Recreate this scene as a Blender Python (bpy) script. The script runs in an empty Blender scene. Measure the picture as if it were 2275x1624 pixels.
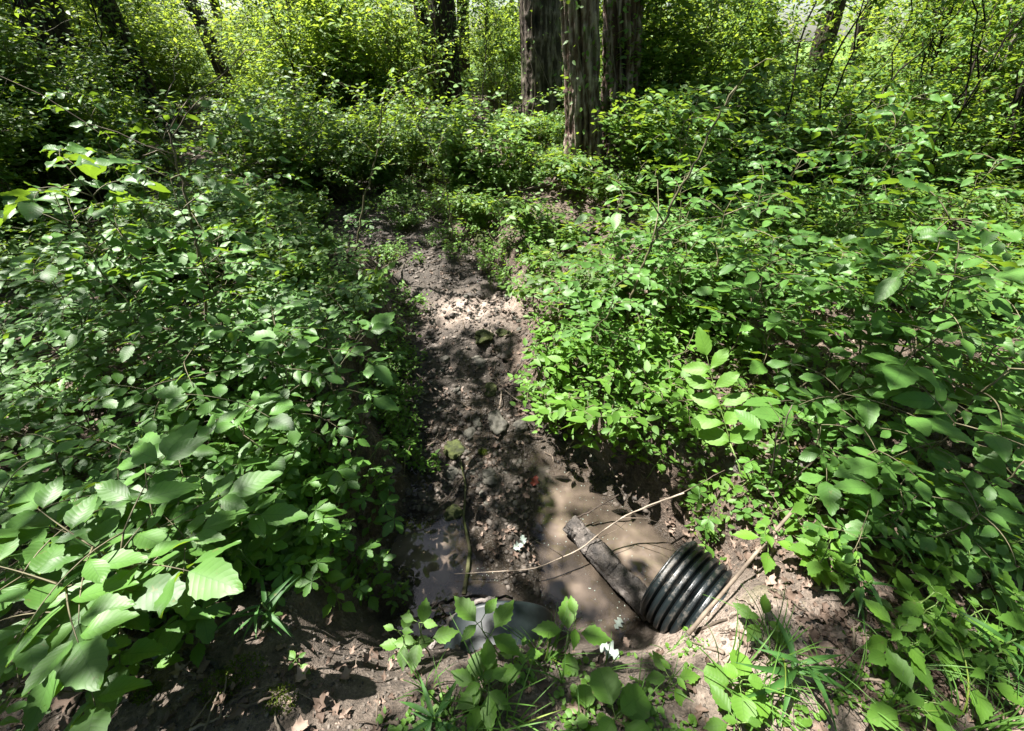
import bpy, math, random
import numpy as np
from mathutils import Vector, Matrix
R = math.radians
rs = np.random.RandomState(7)
random.seed(7)
C = bpy.context.scene.collection
sc = bpy.context.scene

# ------------------------------------------------------------------ camera, sky, sun, exposure
CAM_Z = 1.6
PITCH = R(38.7)
W_, H_, F_ = 2275.0, 1624.0, 900.0
cam_d = bpy.data.cameras.new('camera')
cam_d.sensor_width = 36.0
cam_d.lens = 36.0 * F_ / W_
cam_d.clip_start = 0.02
cam_d.clip_end = 2000
cam = bpy.data.objects.new('camera', cam_d)
C.objects.link(cam)
cam.location = (0, 0, CAM_Z)
cam.rotation_euler = (math.pi / 2 - PITCH, 0, 0)
sc.camera = cam

SUN = np.array([-0.31, 0.12, 0.0]); SUN[2] = np.hypot(SUN[0], SUN[1]) * math.tan(R(63))
SUN = SUN / np.linalg.norm(SUN)
world = bpy.data.worlds.new('World'); sc.world = world; world.use_nodes = True
wn = world.node_tree.nodes; wl = world.node_tree.links
sky = wn.new('ShaderNodeTexSky'); sky.sky_type = 'NISHITA'; sky.sun_disc = False
sky.sun_elevation = math.asin(SUN[2]); sky.sun_rotation = math.atan2(SUN[0], SUN[1])
sky.ozone_density = 1.3; sky.dust_density = 1.6
bg = wn['Background']; bg.inputs[1].default_value = 0.05
wl.new(sky.outputs[0], bg.inputs[0])
ld = bpy.data.lights.new('sun', 'SUN'); ld.energy = 5.0; ld.angle = R(0.5); ld.color = (1.0, 0.96, 0.90)
lo = bpy.data.objects.new('sun', ld); C.objects.link(lo)
lo.rotation_euler = Vector(SUN.tolist()).to_track_quat('Z', 'Y').to_euler()
sc.view_settings.view_transform = 'Standard'
sc.view_settings.look = 'None'
sc.view_settings.gamma = 1.0
sc.view_settings.use_curve_mapping = False
sc.view_settings.exposure = 2.25
sc.render.engine = 'CYCLES'
cy = sc.cycles
cy.max_bounces = 5; cy.diffuse_bounces = 2; cy.glossy_bounces = 2; cy.transmission_bounces = 4
cy.transparent_max_bounces = 6; cy.caustics_reflective = False; cy.caustics_refractive = False
cy.sample_clamp_indirect = 6.0
cy.use_denoising = True
try:
    cy.denoiser = 'OPENIMAGEDENOISE'; cy.denoising_input_passes = 'RGB_ALBEDO_NORMAL'
except Exception: pass

# ------------------------------------------------------------------ picture <-> place
SP, CP = math.sin(PITCH), math.cos(PITCH)
def ray(u, v):
    dx = (u - W_ / 2) / F_; dy = (H_ / 2 - v) / F_
    return np.array([dx, CP + SP * dy, -SP + CP * dy])
def P(u, v, z=0.0):
    d = ray(u, v); t = (CAM_Z - z) / max(1e-4, -d[2])
    return np.array([0, 0, CAM_Z]) + d * t
def PD(u, v, dep):
    return np.array([0, 0, CAM_Z]) + ray(u, v) * dep
def proj(p):
    p = np.asarray(p, float); q = p - np.array([0, 0, CAM_Z])
    f = q[..., 1] * CP - q[..., 2] * SP; up = q[..., 1] * SP + q[..., 2] * CP
    f = np.where(np.abs(f) < 1e-4, 1e-4, f)
    return W_ / 2 + F_ * q[..., 0] / f, H_ / 2 - F_ * up / f, f

# ------------------------------------------------------------------ noise
def _h(i, j, k, s):
    n = (i * 374761393 + j * 668265263 + k * 2147483647 + s * 1274126177) & 0xffffffff
    n = ((n ^ (n >> 13)) * 1274126177) & 0xffffffff
    n = n ^ (n >> 16)
    return (n & 0xffff) / 65535.0
def vnoise(x, y, z=0.0, s=0):
    x = np.asarray(x, float); y = np.asarray(y, float); z = np.asarray(z, float) + 0 * x
    xi, yi, zi = np.floor(x).astype(np.int64), np.floor(y).astype(np.int64), np.floor(z).astype(np.int64)
    fx, fy, fz = x - xi, y - yi, z - zi
    fx = fx * fx * (3 - 2 * fx); fy = fy * fy * (3 - 2 * fy); fz = fz * fz * (3 - 2 * fz)
    r = 0
    for a in (0, 1):
        for b in (0, 1):
            for c in (0, 1):
                w = (fx if a else 1 - fx) * (fy if b else 1 - fy) * (fz if c else 1 - fz)
                r = r + w * _h(xi + a, yi + b, zi + c, s)
    return r * 2 - 1
def fbm(x, y, z=0.0, s=0, o=4):
    r = 0; a = 1.0; f = 1.0
    for k in range(o):
        r = r + a * vnoise(np.asarray(x) * f, np.asarray(y) * f, np.asarray(z) * f, s + k * 17); a *= 0.5; f *= 2.03
    return r
def sstep(a, b, x):
    t = np.clip((np.asarray(x, float) - a) / (b - a), 0, 1); return t * t * (3 - 2 * t)

# ------------------------------------------------------------------ terrain
YS = [.5, .9, 1.3, 1.7, 2.1, 2.8, 3.7, 4.7, 6.0, 6.9, 9, 14, 40]
XS = [.12, .12, .06, -.02, -.26, -.42, -.56, -1.1, -1.7, -2.0, -3.6, -7.5, -14]
WS = [.62, .70, .68, .56, .48, .50, .60, .62, .75, .85, .6, .5, .5]
BZ = [-.76, -.76, -.75, -.69, -.62, -.57, -.50, -.46, -.42, -.40, -.36, -.3, -.1]
def stream_d(x, y):
    e = fbm(np.asarray(x) * 2.2, np.asarray(y) * 2.2, 0, 5, 3) * 0.16
    return np.abs(x - np.interp(y, YS, XS)) - np.interp(y, YS, WS) + e
def Hh(x, y, fine=True):
    x = np.asarray(x, float); y = np.asarray(y, float)
    far = sstep(5, 14, np.hypot(x, y))
    bank = -.14 + .06 * fbm(x * .7, y * .7, 0, 3, 3) + far * (.16 * fbm(x * .23, y * .23, 0, 9, 3) + .10)
    bank = bank + .10 * sstep(.9, 2.4, x) * (1 - far)
    # the wood floor climbs gently a long way off
    bank = bank + 1.3 * sstep(30, 70, np.hypot(x, y))
    bed = np.interp(y, YS, BZ) + (.028 + .03 * sstep(1.6, 2.4, y)) * fbm(x * 3.4, y * 3.4, 0, 11, 4)
    # mud spit and small islands in the pool
    g = lambda cx, cyy, sx, sy, h: h * np.exp(-((x - cx) / sx) ** 2 - ((y - cyy) / sy) ** 2)
    bed = bed + g(-.10, 1.50, .24, .24, .15) + g(-.05, 1.22, .17, .18, .14) + g(0.06, 1.02, .12, .14, .125) + g(.12, .82, .18, .14, .11) + g(-.55, 1.40, .14, .16, .10) + g(.66, 1.48, .16, .16, .08) + g(.45, .78, .2, .12, .06)
    d = stream_d(x, y)
    t = sstep(0.0, .36 + .7 * sstep(3.9, 5.2, y), d)
    h = bed * (1 - t) + bank * t
    # berm the picture is taken from
    yb = .30 * sstep(.50, 1.0, x) + .045 * np.exp(-((x + .02) / .28) ** 2) + .10 * sstep(.35, .95, -x)
    b = np.interp(y - yb, [.22, .36, .47, .56, .63, .74], [1, .90, .70, .50, .28, 0])
    b = np.clip(b + .10 * fbm(x * 4, y * 4, 0, 21, 3) * (b * (1 - b) * 4), 0, 1)
    top = .0 + .02 * fbm(x * 1.5, y * 1.5, 0, 2, 3)
    h = h * (1 - b) + top * b
    if fine:
        nr = 1 - far
        h = h + nr * (.010 * fbm(x * 9, y * 9, 0, 31, 3) + .008 * fbm(x * 30, y * 30, 0, 41, 2))
    return h
def axis(n, a, far, c):
    b = math.asinh(far / a); t = np.linspace(-1, 1, n); return c + a * np.sinh(b * t)
GN = 620; GAX, GAY, GCY, GFAR = .9, 1.0, 1.3, 130
gx = axis(GN, GAX, GFAR, 0.0); gy = axis(GN, GAY, GFAR, GCY)
X, Y = np.meshgrid(gx, gy); Z = Hh(X, Y); SD = stream_d(X, Y)
def look(A, x, y):
    """value of a grid of the ground at (x, y)"""
    i = (np.arcsinh((np.asarray(x, float)) / GAX) / math.asinh(GFAR / GAX) + 1) * .5 * (GN - 1)
    j = (np.arcsinh((np.asarray(y, float) - GCY) / GAY) / math.asinh(GFAR / GAY) + 1) * .5 * (GN - 1)
    i = np.clip(i, 0, GN - 1.001); j = np.clip(j, 0, GN - 1.001); i0 = i.astype(int); j0 = j.astype(int); a = i - i0; b = j - j0
    return A[j0, i0] * (1 - a) * (1 - b) + A[j0, i0 + 1] * a * (1 - b) + A[j0 + 1, i0] * (1 - a) * b + A[j0 + 1, i0 + 1] * a * b
_Hex, _sdex = Hh, stream_d
def Hh(x, y, fine=True): return look(Z, x, y)
def stream_d(x, y): return look(SD, x, y)
_T = np.concatenate([np.arange(.25, 8, .004), np.geomspace(8, 110, 500)])
def march(u, v, h):
    d = ray(u, v); p = np.array([0, 0, CAM_Z]) + _T[:, None] * d
    k = np.nonzero(p[:, 2] <= Hh(p[:, 0], p[:, 1]) + h)[0]
    return p[k[0]] if len(k) else p[-1]
def PT(u, v):
    """the point of the ground that pixel (u, v) of the photograph shows"""
    return march(u, v, 0.0)
WATER_Z = -.665

# ------------------------------------------------------------------ mesh collector
class Geo:
    def __init__(s): s.v = []; s.n = 0; s.f = []; s.c = []; s.r = []; s.uv = []; s.m = []
    def add(s, V, Fs, rnd=None, uv=None, mat=0):
        """V (n,3); Fs list of int arrays (k,3|4)"""
        V = np.asarray(V, np.float32); n = len(V)
        s.v.append(V)
        s.r.append(np.full(n, .5, np.float32) if rnd is None else np.asarray(rnd, np.float32) + np.zeros(n, np.float32))
        s.uv.append(np.zeros((n, 2), np.float32) if uv is None else np.asarray(uv, np.float32))
        for Fa in Fs:
            Fa = np.asarray(Fa, np.int32)
            if len(Fa) == 0: continue
            s.f.append((Fa + s.n).ravel()); s.c.append(np.full(len(Fa), Fa.shape[1], np.int32)); s.m.append(np.full(len(Fa), mat, np.int32))
        s.n += n
    def mesh(s, name, mats, smooth=True):
        me = bpy.data.meshes.new(name)
        if not s.v: return me
        V = np.concatenate(s.v); L = np.concatenate(s.f); cnt = np.concatenate(s.c)
        me.vertices.add(len(V)); me.vertices.foreach_set('co', V.ravel())
        me.loops.add(len(L)); me.loops.foreach_set('vertex_index', L)
        me.polygons.add(len(cnt)); st = np.zeros(len(cnt), np.int32); st[1:] = np.cumsum(cnt)[:-1]
        me.polygons.foreach_set('loop_start', st)
        me.polygons.foreach_set('material_index', np.concatenate(s.m))
        me.polygons.foreach_set('use_smooth', np.full(len(cnt), smooth, bool))
        a = me.attributes.new('rnd', 'FLOAT', 'POINT'); a.data.foreach_set('value', np.concatenate(s.r))
        uvl = me.uv_layers.new(name='uv'); uvl.data.foreach_set('uv', np.concatenate(s.uv)[L].ravel())
        for m in (mats if isinstance(mats, (list, tuple)) else [mats]): me.materials.append(m)
        me.update(calc_edges=True)
        return me
    def obj(s, name, mats, parent=None, smooth=True):
        o = bpy.data.objects.new(name, s.mesh(name, mats, smooth)); C.objects.link(o)
        if parent is not None: o.parent = parent
        return o

def nrm(a): return a / np.maximum(1e-9, np.linalg.norm(a, axis=-1, keepdims=True))
def tube(g, pts, rad, sides=6, mat=0, cap=True, rnd=.5, ridge=None):
    pts = np.asarray(pts, float); n = len(pts)
    rad = np.asarray(rad, float) + np.zeros(n)
    T = nrm(np.gradient(pts, axis=0))
    up = np.array([0, 0, 1.]) if abs(T[0][2]) < .9 else np.array([1., 0, 0])
    a = nrm(np.cross(up, T[0])); A = []
    for i in range(n):
        a = a - T[i] * np.dot(a, T[i]); a = a / max(1e-9, np.linalg.norm(a)); A.append(a)
    A = np.array(A); B = np.cross(T, A)
    th = np.linspace(0, 2 * np.pi, sides, endpoint=False)
    rr = rad[:, None] * np.ones((n, sides))
    if ridge is not None: rr = rr * ridge(th[None, :], np.arange(n)[:, None], pts)
    V = pts[:, None] + rr[..., None] * (np.cos(th)[None, :, None] * A[:, None] + np.sin(th)[None, :, None] * B[:, None])
    V = V.reshape(-1, 3)
    i = np.arange(n - 1)[:, None]; j = np.arange(sides)[None]
    q = np.stack([i * sides + j, i * sides + (j + 1) % sides, (i + 1) * sides + (j + 1) % sides, (i + 1) * sides + j], -1).reshape(-1, 4)
    L = np.concatenate([[0], np.cumsum(np.linalg.norm(np.diff(pts, axis=0), axis=1))])
    uv = np.stack([np.tile(th / (2 * np.pi), n), np.repeat(L, sides)], -1)
    Fs = [q]
    if cap:
        V = np.vstack([V, pts[0:1], pts[-1:]]); uv = np.vstack([uv, [[0, 0], [0, 1]]])
        j = np.arange(sides); k = n * sides
        Fs.append(np.stack([np.full(sides, k), (j + 1) % sides, j], -1))
        Fs.append(np.stack([np.full(sides, k + 1), (n - 1) * sides + j, (n - 1) * sides + (j + 1) % sides], -1))
    g.add(V, Fs, rnd, uv, mat)

def curve(p0, p1, sag=0.0, n=6, wob=0.0, rng=rs):
    p0 = np.asarray(p0, float); p1 = np.asarray(p1, float)
    t = np.linspace(0, 1, n)[:, None]
    p = p0 * (1 - t) + p1 * t
    p[:, 2] += sag * 4 * (t * (1 - t))[:, 0]
    if wob:
        L = np.linalg.norm(p1 - p0); w = np.cumsum(rng.normal(0, 1, (n, 3)), 0); w -= w[0] * (1 - t) + w[-1] * t
        p += w * wob * L * .3
    return p

# ------------------------------------------------------------------ leaf templates (x across, y along, z up)
def leaf_t(rows, prof, wid, fold=.18, droop=.25, serr=0.0, wave=0.0, cols=2, seed=0, stalk=0.0):
    """prof(t) -> relative half width; returns V,F,UV"""
    r = np.random.RandomState(seed)
    t = np.linspace(0, 1, rows + 1)
    cs = np.linspace(-1, 1, 2 * cols + 1)
    w = prof(t) * wid * .5
    V = []; UV = []
    for i, tt in enumerate(t):
        for c in cs:
            ww = w[i]; yy = tt
            if serr and abs(c) == 1 and 0 < i < rows:
                ww = ww * (1 + serr * (1 if i % 2 else -1)); yy = tt + (.35 / rows if i % 2 else 0)
            x = c * ww
            z = abs(c) * ww * fold * 2 - droop * tt * tt + wave * math.sin(tt * 9 + c * 1.5) * abs(c) * .5
            V.append([x, yy * (1 - .12 * droop) + stalk, z]); UV.append([c * .5 + .5, tt])
    V = np.array(V); UV = np.array(UV); m = 2 * cols + 1; F4 = []
    for i in range(rows):
        for j in range(2 * cols):
            F4.append([i * m + j, i * m + j + 1, (i + 1) * m + j + 1, (i + 1) * m + j])
    return V, [np.array(F4)], UV
ovate = lambda t: np.sin(np.pi * np.clip(t, 0, 1) ** .78) ** .85 * (1 - .15 * t) + .0
ellip = lambda t: np.sin(np.pi * t) ** .8
obov = lambda t: np.sin(np.pi * t ** 1.25) ** .9
lance = lambda t: np.sin(np.pi * t ** .7) ** 1.1
roundp = lambda t: np.sqrt(np.clip(1 - (2 * t - 1) ** 2, 0, 1))
T_HERO = leaf_t(12, ovate, .52, .08, .10, .045, .035, 2)
T_HERO2 = leaf_t(12, obov, .50, .06, .14, .05, .05, 2)
T_SERR = leaf_t(12, lambda t: np.sin(np.pi * t ** .80) ** 1.3, .56, .10, .10, .08, .03, 2)
T_CREEP = leaf_t(8, obov, .48, .16, .22, .10, .0, 1)
T_HV = [T_HERO, T_HERO2, leaf_t(12, ovate, .58, .12, .22, .04, .05, 2), leaf_t(12, obov, .46, .03, .05, .05, .07, 2), leaf_t(12, ovate, .50, .18, .18, .05, .10, 2)]
T_MID = leaf_t(4, ovate, .52, .09, .10, 0, 0, 1)
T_MIDR = leaf_t(4, obov, .62, .14, .28, 0, 0, 1)
T_STRAP = leaf_t(10, lance, .105, .25, .62, 0, .02, 1)
T_ROUND = leaf_t(8, roundp, .95, .10, .10, .05, .05, 2)
T_LOW = leaf_t(2, lambda t: np.array([0.12, 1, 0.0]) if len(t) == 3 else t, .50, .20, .18, 0, 0, 1)
T_DEAD = leaf_t(7, lambda t: ovate(t) * (1 + .25 * np.sin(t * 17)), .66, .30, -.30, .22, .30, 2)
T_OAK = leaf_t(20, lambda t: ellip(t) * (.72 + .34 * np.sin(t * 19 - 1)), .8, .12, -.08, 0, .08, 2)

def put(g, T, Pn, D, N, S, rnd=None, mat=0, wmul=1.0):
    """many leaves at once"""
    V, Fs, UV = T
    Pn = np.atleast_2d(Pn); k = len(Pn)
    D = nrm(np.atleast_2d(D) + np.zeros((k, 3))); N = np.atleast_2d(N) + np.zeros((k, 3))
    X = nrm(np.cross(D, N)); Z = np.cross(X, D)
    S = (np.zeros(k) + S)
    Wm = np.zeros(k) + wmul
    lv = V[None] * S[:, None, None]
    out = Pn[:, None] + (lv[..., 0:1] * Wm[:, None, None]) * X[:, None] + lv[..., 1:2] * D[:, None] + lv[..., 2:3] * Z[:, None]
    n = len(V)
    if rnd is None: rnd = rs.rand(k)
    off = (np.arange(k) * n)[:, None, None]
    g.add(out.reshape(-1, 3), [(np.asarray(f)[None] + off).reshape(-1, f.shape[1]) for f in Fs], np.repeat(rnd, n), np.tile(UV, (k, 1)), mat)

# ------------------------------------------------------------------ materials
def nm(name):
    m = bpy.data.materials.new(name); m.use_nodes = True
    nt = m.node_tree; return m, nt, nt.nodes, nt.links, nt.nodes['Principled BSDF']
def mixc(nt, fac, a, b, blend='MIX'):
    n = nt.nodes.new('ShaderNodeMix'); n.data_type = 'RGBA'; n.blend_type = blend
    for idx, val in ((0, fac), (6, a), (7, b)):
        if hasattr(val, 'links'): nt.links.new(val, n.inputs[idx])
        else: n.inputs[idx].default_value = val if idx == 0 else (*val, 1)
    return n.outputs[2]
def math_(nt, op, a, b=None, c=None, clamp=False):
    n = nt.nodes.new('ShaderNodeMath'); n.operation = op; n.use_clamp = clamp
    for i, v in enumerate((a, b, c)):
        if v is None: continue
        if hasattr(v, 'links'): nt.links.new(v, n.inputs[i])
        else: n.inputs[i].default_value = v
    return n.outputs[0]
def noise(nt, scale, detail=4, rough=.55, vec=None, dist=0):
    n = nt.nodes.new('ShaderNodeTexNoise'); n.inputs['Scale'].default_value = scale; n.inputs['Detail'].default_value = detail
    n.inputs['Roughness'].default_value = rough; n.inputs['Distortion'].default_value = dist
    if vec is None:
        tc = nt.nodes.new('ShaderNodeTexCoord'); vec = tc.outputs['Object']
    nt.links.new(vec, n.inputs['Vector']); return n.outputs[0]
def ramp(nt, fac, stops):
    n = nt.nodes.new('ShaderNodeValToRGB'); nt.links.new(fac, n.inputs[0]); e = n.color_ramp.elements
    while len(e) < len(stops): e.new(.5)
    for k, (p, c) in enumerate(stops):
        e[k].position = p; e[k].color = (*c, 1) if len(c) == 3 else c
    return n.outputs[0]
def attr(nt, name):
    n = nt.nodes.new('ShaderNodeAttribute'); n.attribute_name = name; return n.outputs['Fac']
def bump(nt, h, strength, dist):
    n = nt.nodes.new('ShaderNodeBump'); n.inputs['Strength'].default_value = strength; n.inputs['Distance'].default_value = dist
    nt.links.new(h, n.inputs['Height']); return n.outputs[0]

def leaf_mat(name, dark, light, trans, veins=0.0, rough=.42, tmix=.36, spec=.5, vs=9.0):
    dark, light, trans = tuple(c * .90 for c in dark), tuple(c * k for c, k in zip(light, (1.0, 1.06, .80))), tuple(c * .85 for c in trans)
    m, nt, N, L, bs = nm(name)
    r = attr(nt, 'rnd')
    oi = N.new('ShaderNodeObjectInfo')
    rr = math_(nt, 'ADD', math_(nt, 'MULTIPLY', r, .6), math_(nt, 'MULTIPLY', oi.outputs['Random'], .4))
    col = mixc(nt, rr, dark, light)
    nz = noise(nt, 14, 3)
    col = mixc(nt, math_(nt, 'MULTIPLY', nz, .45), col, tuple(c * .62 for c in dark), 'MIX')
    spots = math_(nt, 'GREATER_THAN', noise(nt, 48, 3, .6), .68)
    col = mixc(nt, math_(nt, 'MULTIPLY', spots, .5), col, (.14, .12, .045))
    # a few yellowing or blemished leaves
    yel = math_(nt, 'GREATER_THAN', r, 2.0 if veins else .985)
    col = mixc(nt, math_(nt, 'MULTIPLY', yel, .45), col, (.22, .22, .03))
    tcol = mixc(nt, rr, tuple(c * .7 for c in trans), trans)
    bs.inputs['Roughness'].default_value = rough + .07
    bs.inputs['Specular IOR Level'].default_value = spec * .8
    if veins:
        uv = N.new('ShaderNodeUVMap'); uv.uv_map = 'uv'; sp = N.new('ShaderNodeSeparateXYZ'); L.new(uv.outputs[0], sp.inputs[0])
        au = math_(nt, 'ABSOLUTE', math_(nt, 'SUBTRACT', sp.outputs[0], .5))
        mid = math_(nt, 'LESS_THAN', au, .022)
        ph = math_(nt, 'FRACT', math_(nt, 'SUBTRACT', math_(nt, 'MULTIPLY', sp.outputs[1], vs), math_(nt, 'MULTIPLY', au, vs * .42)))
        tri = math_(nt, 'ABSOLUTE', math_(nt, 'SUBTRACT', ph, .5))           # .5 on the vein, 0 between
        side = math_(nt, 'GREATER_THAN', tri, .435)
        vm = math_(nt, 'MAXIMUM', mid, math_(nt, 'MULTIPLY', side, .7))
        col = mixc(nt, math_(nt, 'MULTIPLY', vm, veins), col, tuple(c * .55 for c in dark))  # veins darkened in colour to stand in for shading in their creases
        tcol = mixc(nt, math_(nt, 'MULTIPLY', vm, .5), tcol, tuple(c * .5 for c in trans))
        hgt = math_(nt, 'SUBTRACT', math_(nt, 'MULTIPLY', math_(nt, 'POWER', math_(nt, 'MULTIPLY', tri, 2), 2), -1), math_(nt, 'MULTIPLY', mid, 1.0))
        hgt = math_(nt, 'ADD', hgt, math_(nt, 'MULTIPLY', noise(nt, 60, 2), .8))
        b = bump(nt, hgt, .15, .002); L.new(b, bs.inputs['Normal'])
    L.new(col, bs.inputs['Base Color'])
    tb = N.new('ShaderNodeBsdfTranslucent'); L.new(tcol, tb.inputs[0])
    mx = N.new('ShaderNodeMixShader'); mx.inputs[0].default_value = tmix
    L.new(bs.outputs[0], mx.inputs[1]); L.new(tb.outputs[0], mx.inputs[2])
    L.new(mx.outputs[0], N['Material Output'].inputs[0])
    return m
M = {}
M['hero'] = leaf_mat('sapling leaf', (.040, .105, .020), (.115, .24, .058), (.28, .46, .03), .22, .42, .36)
M['creeper'] = leaf_mat('creeper leaf', (.042, .108, .018), (.115, .25, .050), (.28, .46, .03), .22, .44, .36, vs=7)
M['herb'] = leaf_mat('herb leaf', (.050, .125, .014), (.14, .28, .040), (.32, .50, .03), .2, .48, .38, vs=7)
M['shrub'] = leaf_mat('shrub leaf', (.045, .100, .014), (.135, .25, .055), (.34, .50, .04), 0, .46, .40)
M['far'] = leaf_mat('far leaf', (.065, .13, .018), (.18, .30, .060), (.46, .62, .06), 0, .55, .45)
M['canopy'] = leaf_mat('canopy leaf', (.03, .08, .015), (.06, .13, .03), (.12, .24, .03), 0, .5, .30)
M['grass'] = leaf_mat('grass blade', (.06, .14, .025), (.12, .24, .05), (.26, .42, .06), 0, .5, .3)
M['strap'] = leaf_mat('strap leaf', (.030, .095, .020), (.07, .18, .04), (.18, .34, .04), 0, .5, .30)
M['moss'] = leaf_mat('moss', (.05, .075, .012), (.12, .16, .025), (.2, .26, .03), 0, .8, .25, .2)

def simple(name, stops, scale=6, rough=.8, bscale=40, bstr=.4, bdist=.01, spec=.3, vec=None):
    m, nt, N, L, bs = nm(name)
    oi = N.new('ShaderNodeObjectInfo')
    f = math_(nt, 'ADD', noise(nt, scale, 6, .6), math_(nt, 'MULTIPLY', math_(nt, 'SUBTRACT', attr(nt, 'rnd'), .5), .5))
    c = ramp(nt, f, stops); L.new(c, bs.inputs['Base Color'])
    L.new(bump(nt, noise(nt, bscale, 5, .65), bstr, bdist), bs.inputs['Normal'])
    bs.inputs['Roughness'].default_value = rough; bs.inputs['Specular IOR Level'].default_value = spec
    return m
M['twig'] = simple('twig bark', [(.25, (.05, .038, .028)), (.6, (.14, .11, .082)), (.9, (.30, .25, .20))], 12, .8, 120, .3, .002)
M['stem'] = simple('green brown stem', [(.3, (.06, .055, .03)), (.7, (.16, .14, .08))], 9, .7, 120, .3, .002)
M['greenstem'] = simple('green stem', [(.3, (.07, .13, .03)), (.7, (.16, .22, .06))], 9, .6, 120, .2, .001)
M['pebble'] = simple('pebble', [(.2, (.022, .019, .016)), (.6, (.07, .058, .047)), (.95, (.20, .17, .145))], 3, .7, 60, .4, .003)
M['stone'] = simple('stone', [(.25, (.030, .028, .022)), (.6, (.085, .080, .064)), (.85, (.19, .175, .145))], 9, .75, 70, .6, .006)
M['mossy'] = simple('mossy stone', [(.3, (.018, .022, .008)), (.58, (.045, .055, .014)), (.85, (.10, .088, .05))], 14, .9, 120, .8, .006)
M['dead'] = simple('dead leaf', [(.15, (.04, .026, .018)), (.55, (.11, .076, .056)), (1.0, (.30, .23, .185))], 3, .75, 60, .4, .003)
M['pale'] = simple('pale dead leaf', [(.2, (.12, .15, .13)), (.8, (.26, .30, .26))], 8, .7, 60, .4, .003)
M['red'] = simple('red brown leaf', [(.2, (.09, .018, .010)), (.8, (.17, .035, .02))], 8, .6, 60, .4, .003)

def bark_mat(name, c0, c1, c2, sc_=1.0):
    m, nt, N, L, bs = nm(name)
    tc = N.new('ShaderNodeTexCoord'); mp = N.new('ShaderNodeMapping'); mp.inputs['Scale'].default_value = (1, 1, .34)
    L.new(tc.outputs['Object'], mp.inputs[0])
    a = noise(nt, 22 * sc_, 8, .65, mp.outputs[0], .6); b = noise(nt, 3, 4, .6)
    ht = attr(nt, 'rnd')
    f = math_(nt, 'ADD', math_(nt, 'MULTIPLY', a, .55), math_(nt, 'MULTIPLY', ht, .55))
    c = ramp(nt, f, [(.40, c0), (.64, c1), (.92, c2)])
    # green algae and lichen patches
    c = mixc(nt, math_(nt, 'MULTIPLY', math_(nt, 'GREATER_THAN', b, .60), .35), c, (.10, .13, .05))
    L.new(c, bs.inputs['Base Color']); bs.inputs['Roughness'].default_value = .9; bs.inputs['Specular IOR Level'].default_value = .2
    L.new(bump(nt, a, .9, .03), bs.inputs['Normal'])
    return m
M['bark'] = bark_mat('bark', (.008, .006, .005), (.050, .038, .029), (.26, .215, .18))
M['bark_red'] = bark_mat('shaggy red brown bark', (.012, .007, .006), (.10, .060, .047), (.46, .37, .32))
M['bark_dark'] = bark_mat('dark bark', (.008, .006, .005), (.028, .021, .016), (.08, .062, .05))
M['bark_pale'] = bark_mat('pale bark', (.10, .085, .07), (.28, .24, .20), (.5, .45, .39), 2)
M['logbark'] = simple('wet rotten wood', [(.34, (.020, .017, .015)), (.54, (.075, .063, .054)), (.74, (.24, .21, .19))], 16, .6, 55, 1.0, .02, .5)

def ground_mat():
    m, nt, N, L, bs = nm('forest floor')
    n1 = noise(nt, 2.2, 6, .6); n2 = noise(nt, 19, 8, .7); n3 = noise(nt, 85, 5, .65); n4 = noise(nt, .8, 3)
    f = math_(nt, 'ADD', math_(nt, 'MULTIPLY', n2, .6), math_(nt, 'MULTIPLY', n3, .4))
    litter = ramp(nt, f, [(.36, (.022, .016, .012)), (.50, (.075, .054, .040)), (.60, (.15, .113, .086)), (.72, (.26, .205, .165))])
    dirt = ramp(nt, f, [(.36, (.038, .030, .023)), (.53, (.11, .086, .067)), (.70, (.25, .205, .168))])
    mud = ramp(nt, f, [(.38, (.018, .014, .010)), (.54, (.052, .041, .031)), (.70, (.13, .105, .083))])
    bed, wet, berm = attr(nt, 'bed'), attr(nt, 'wet'), attr(nt, 'berm')
    c = mixc(nt, berm, litter, dirt)
    mossf = math_(nt, 'MULTIPLY', math_(nt, 'GREATER_THAN', math_(nt, 'ADD', n1, math_(nt, 'MULTIPLY', n2, .3)), .79), .6)
    c = mixc(nt, mossf, c, (.075, .085, .022))
    c = mixc(nt, bed, c, mud)
    c = mixc(nt, attr(nt, 'sunlit_sand'), c, ramp(nt, f, [(.36, (.12, .09, .07)), (.50, (.33, .26, .21)), (.66, (.52, .43, .36))]))
    c = mixc(nt, math_(nt, 'MULTIPLY', wet, .6), c, (.035, .028, .02))
    c = mixc(nt, attr(nt, 'meadow'), c, ramp(nt, n1, [(.35, (.06, .12, .02)), (.65, (.13, .21, .045))]))
    L.new(c, bs.inputs['Base Color'])
    ro = math_(nt, 'SUBTRACT', .92, math_(nt, 'MULTIPLY', math_(nt, 'MAXIMUM', wet, math_(nt, 'MULTIPLY', bed, .5)), .60)); L.new(ro, bs.inputs['Roughness'])
    bs.inputs['Specular IOR Level'].default_value = .4
    h = math_(nt, 'ADD', math_(nt, 'MULTIPLY', n2, 1.0), math_(nt, 'MULTIPLY', n3, .5))
    L.new(bump(nt, h, 1.0, .03), bs.inputs['Normal'])
    return m
M['ground'] = ground_mat()

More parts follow.
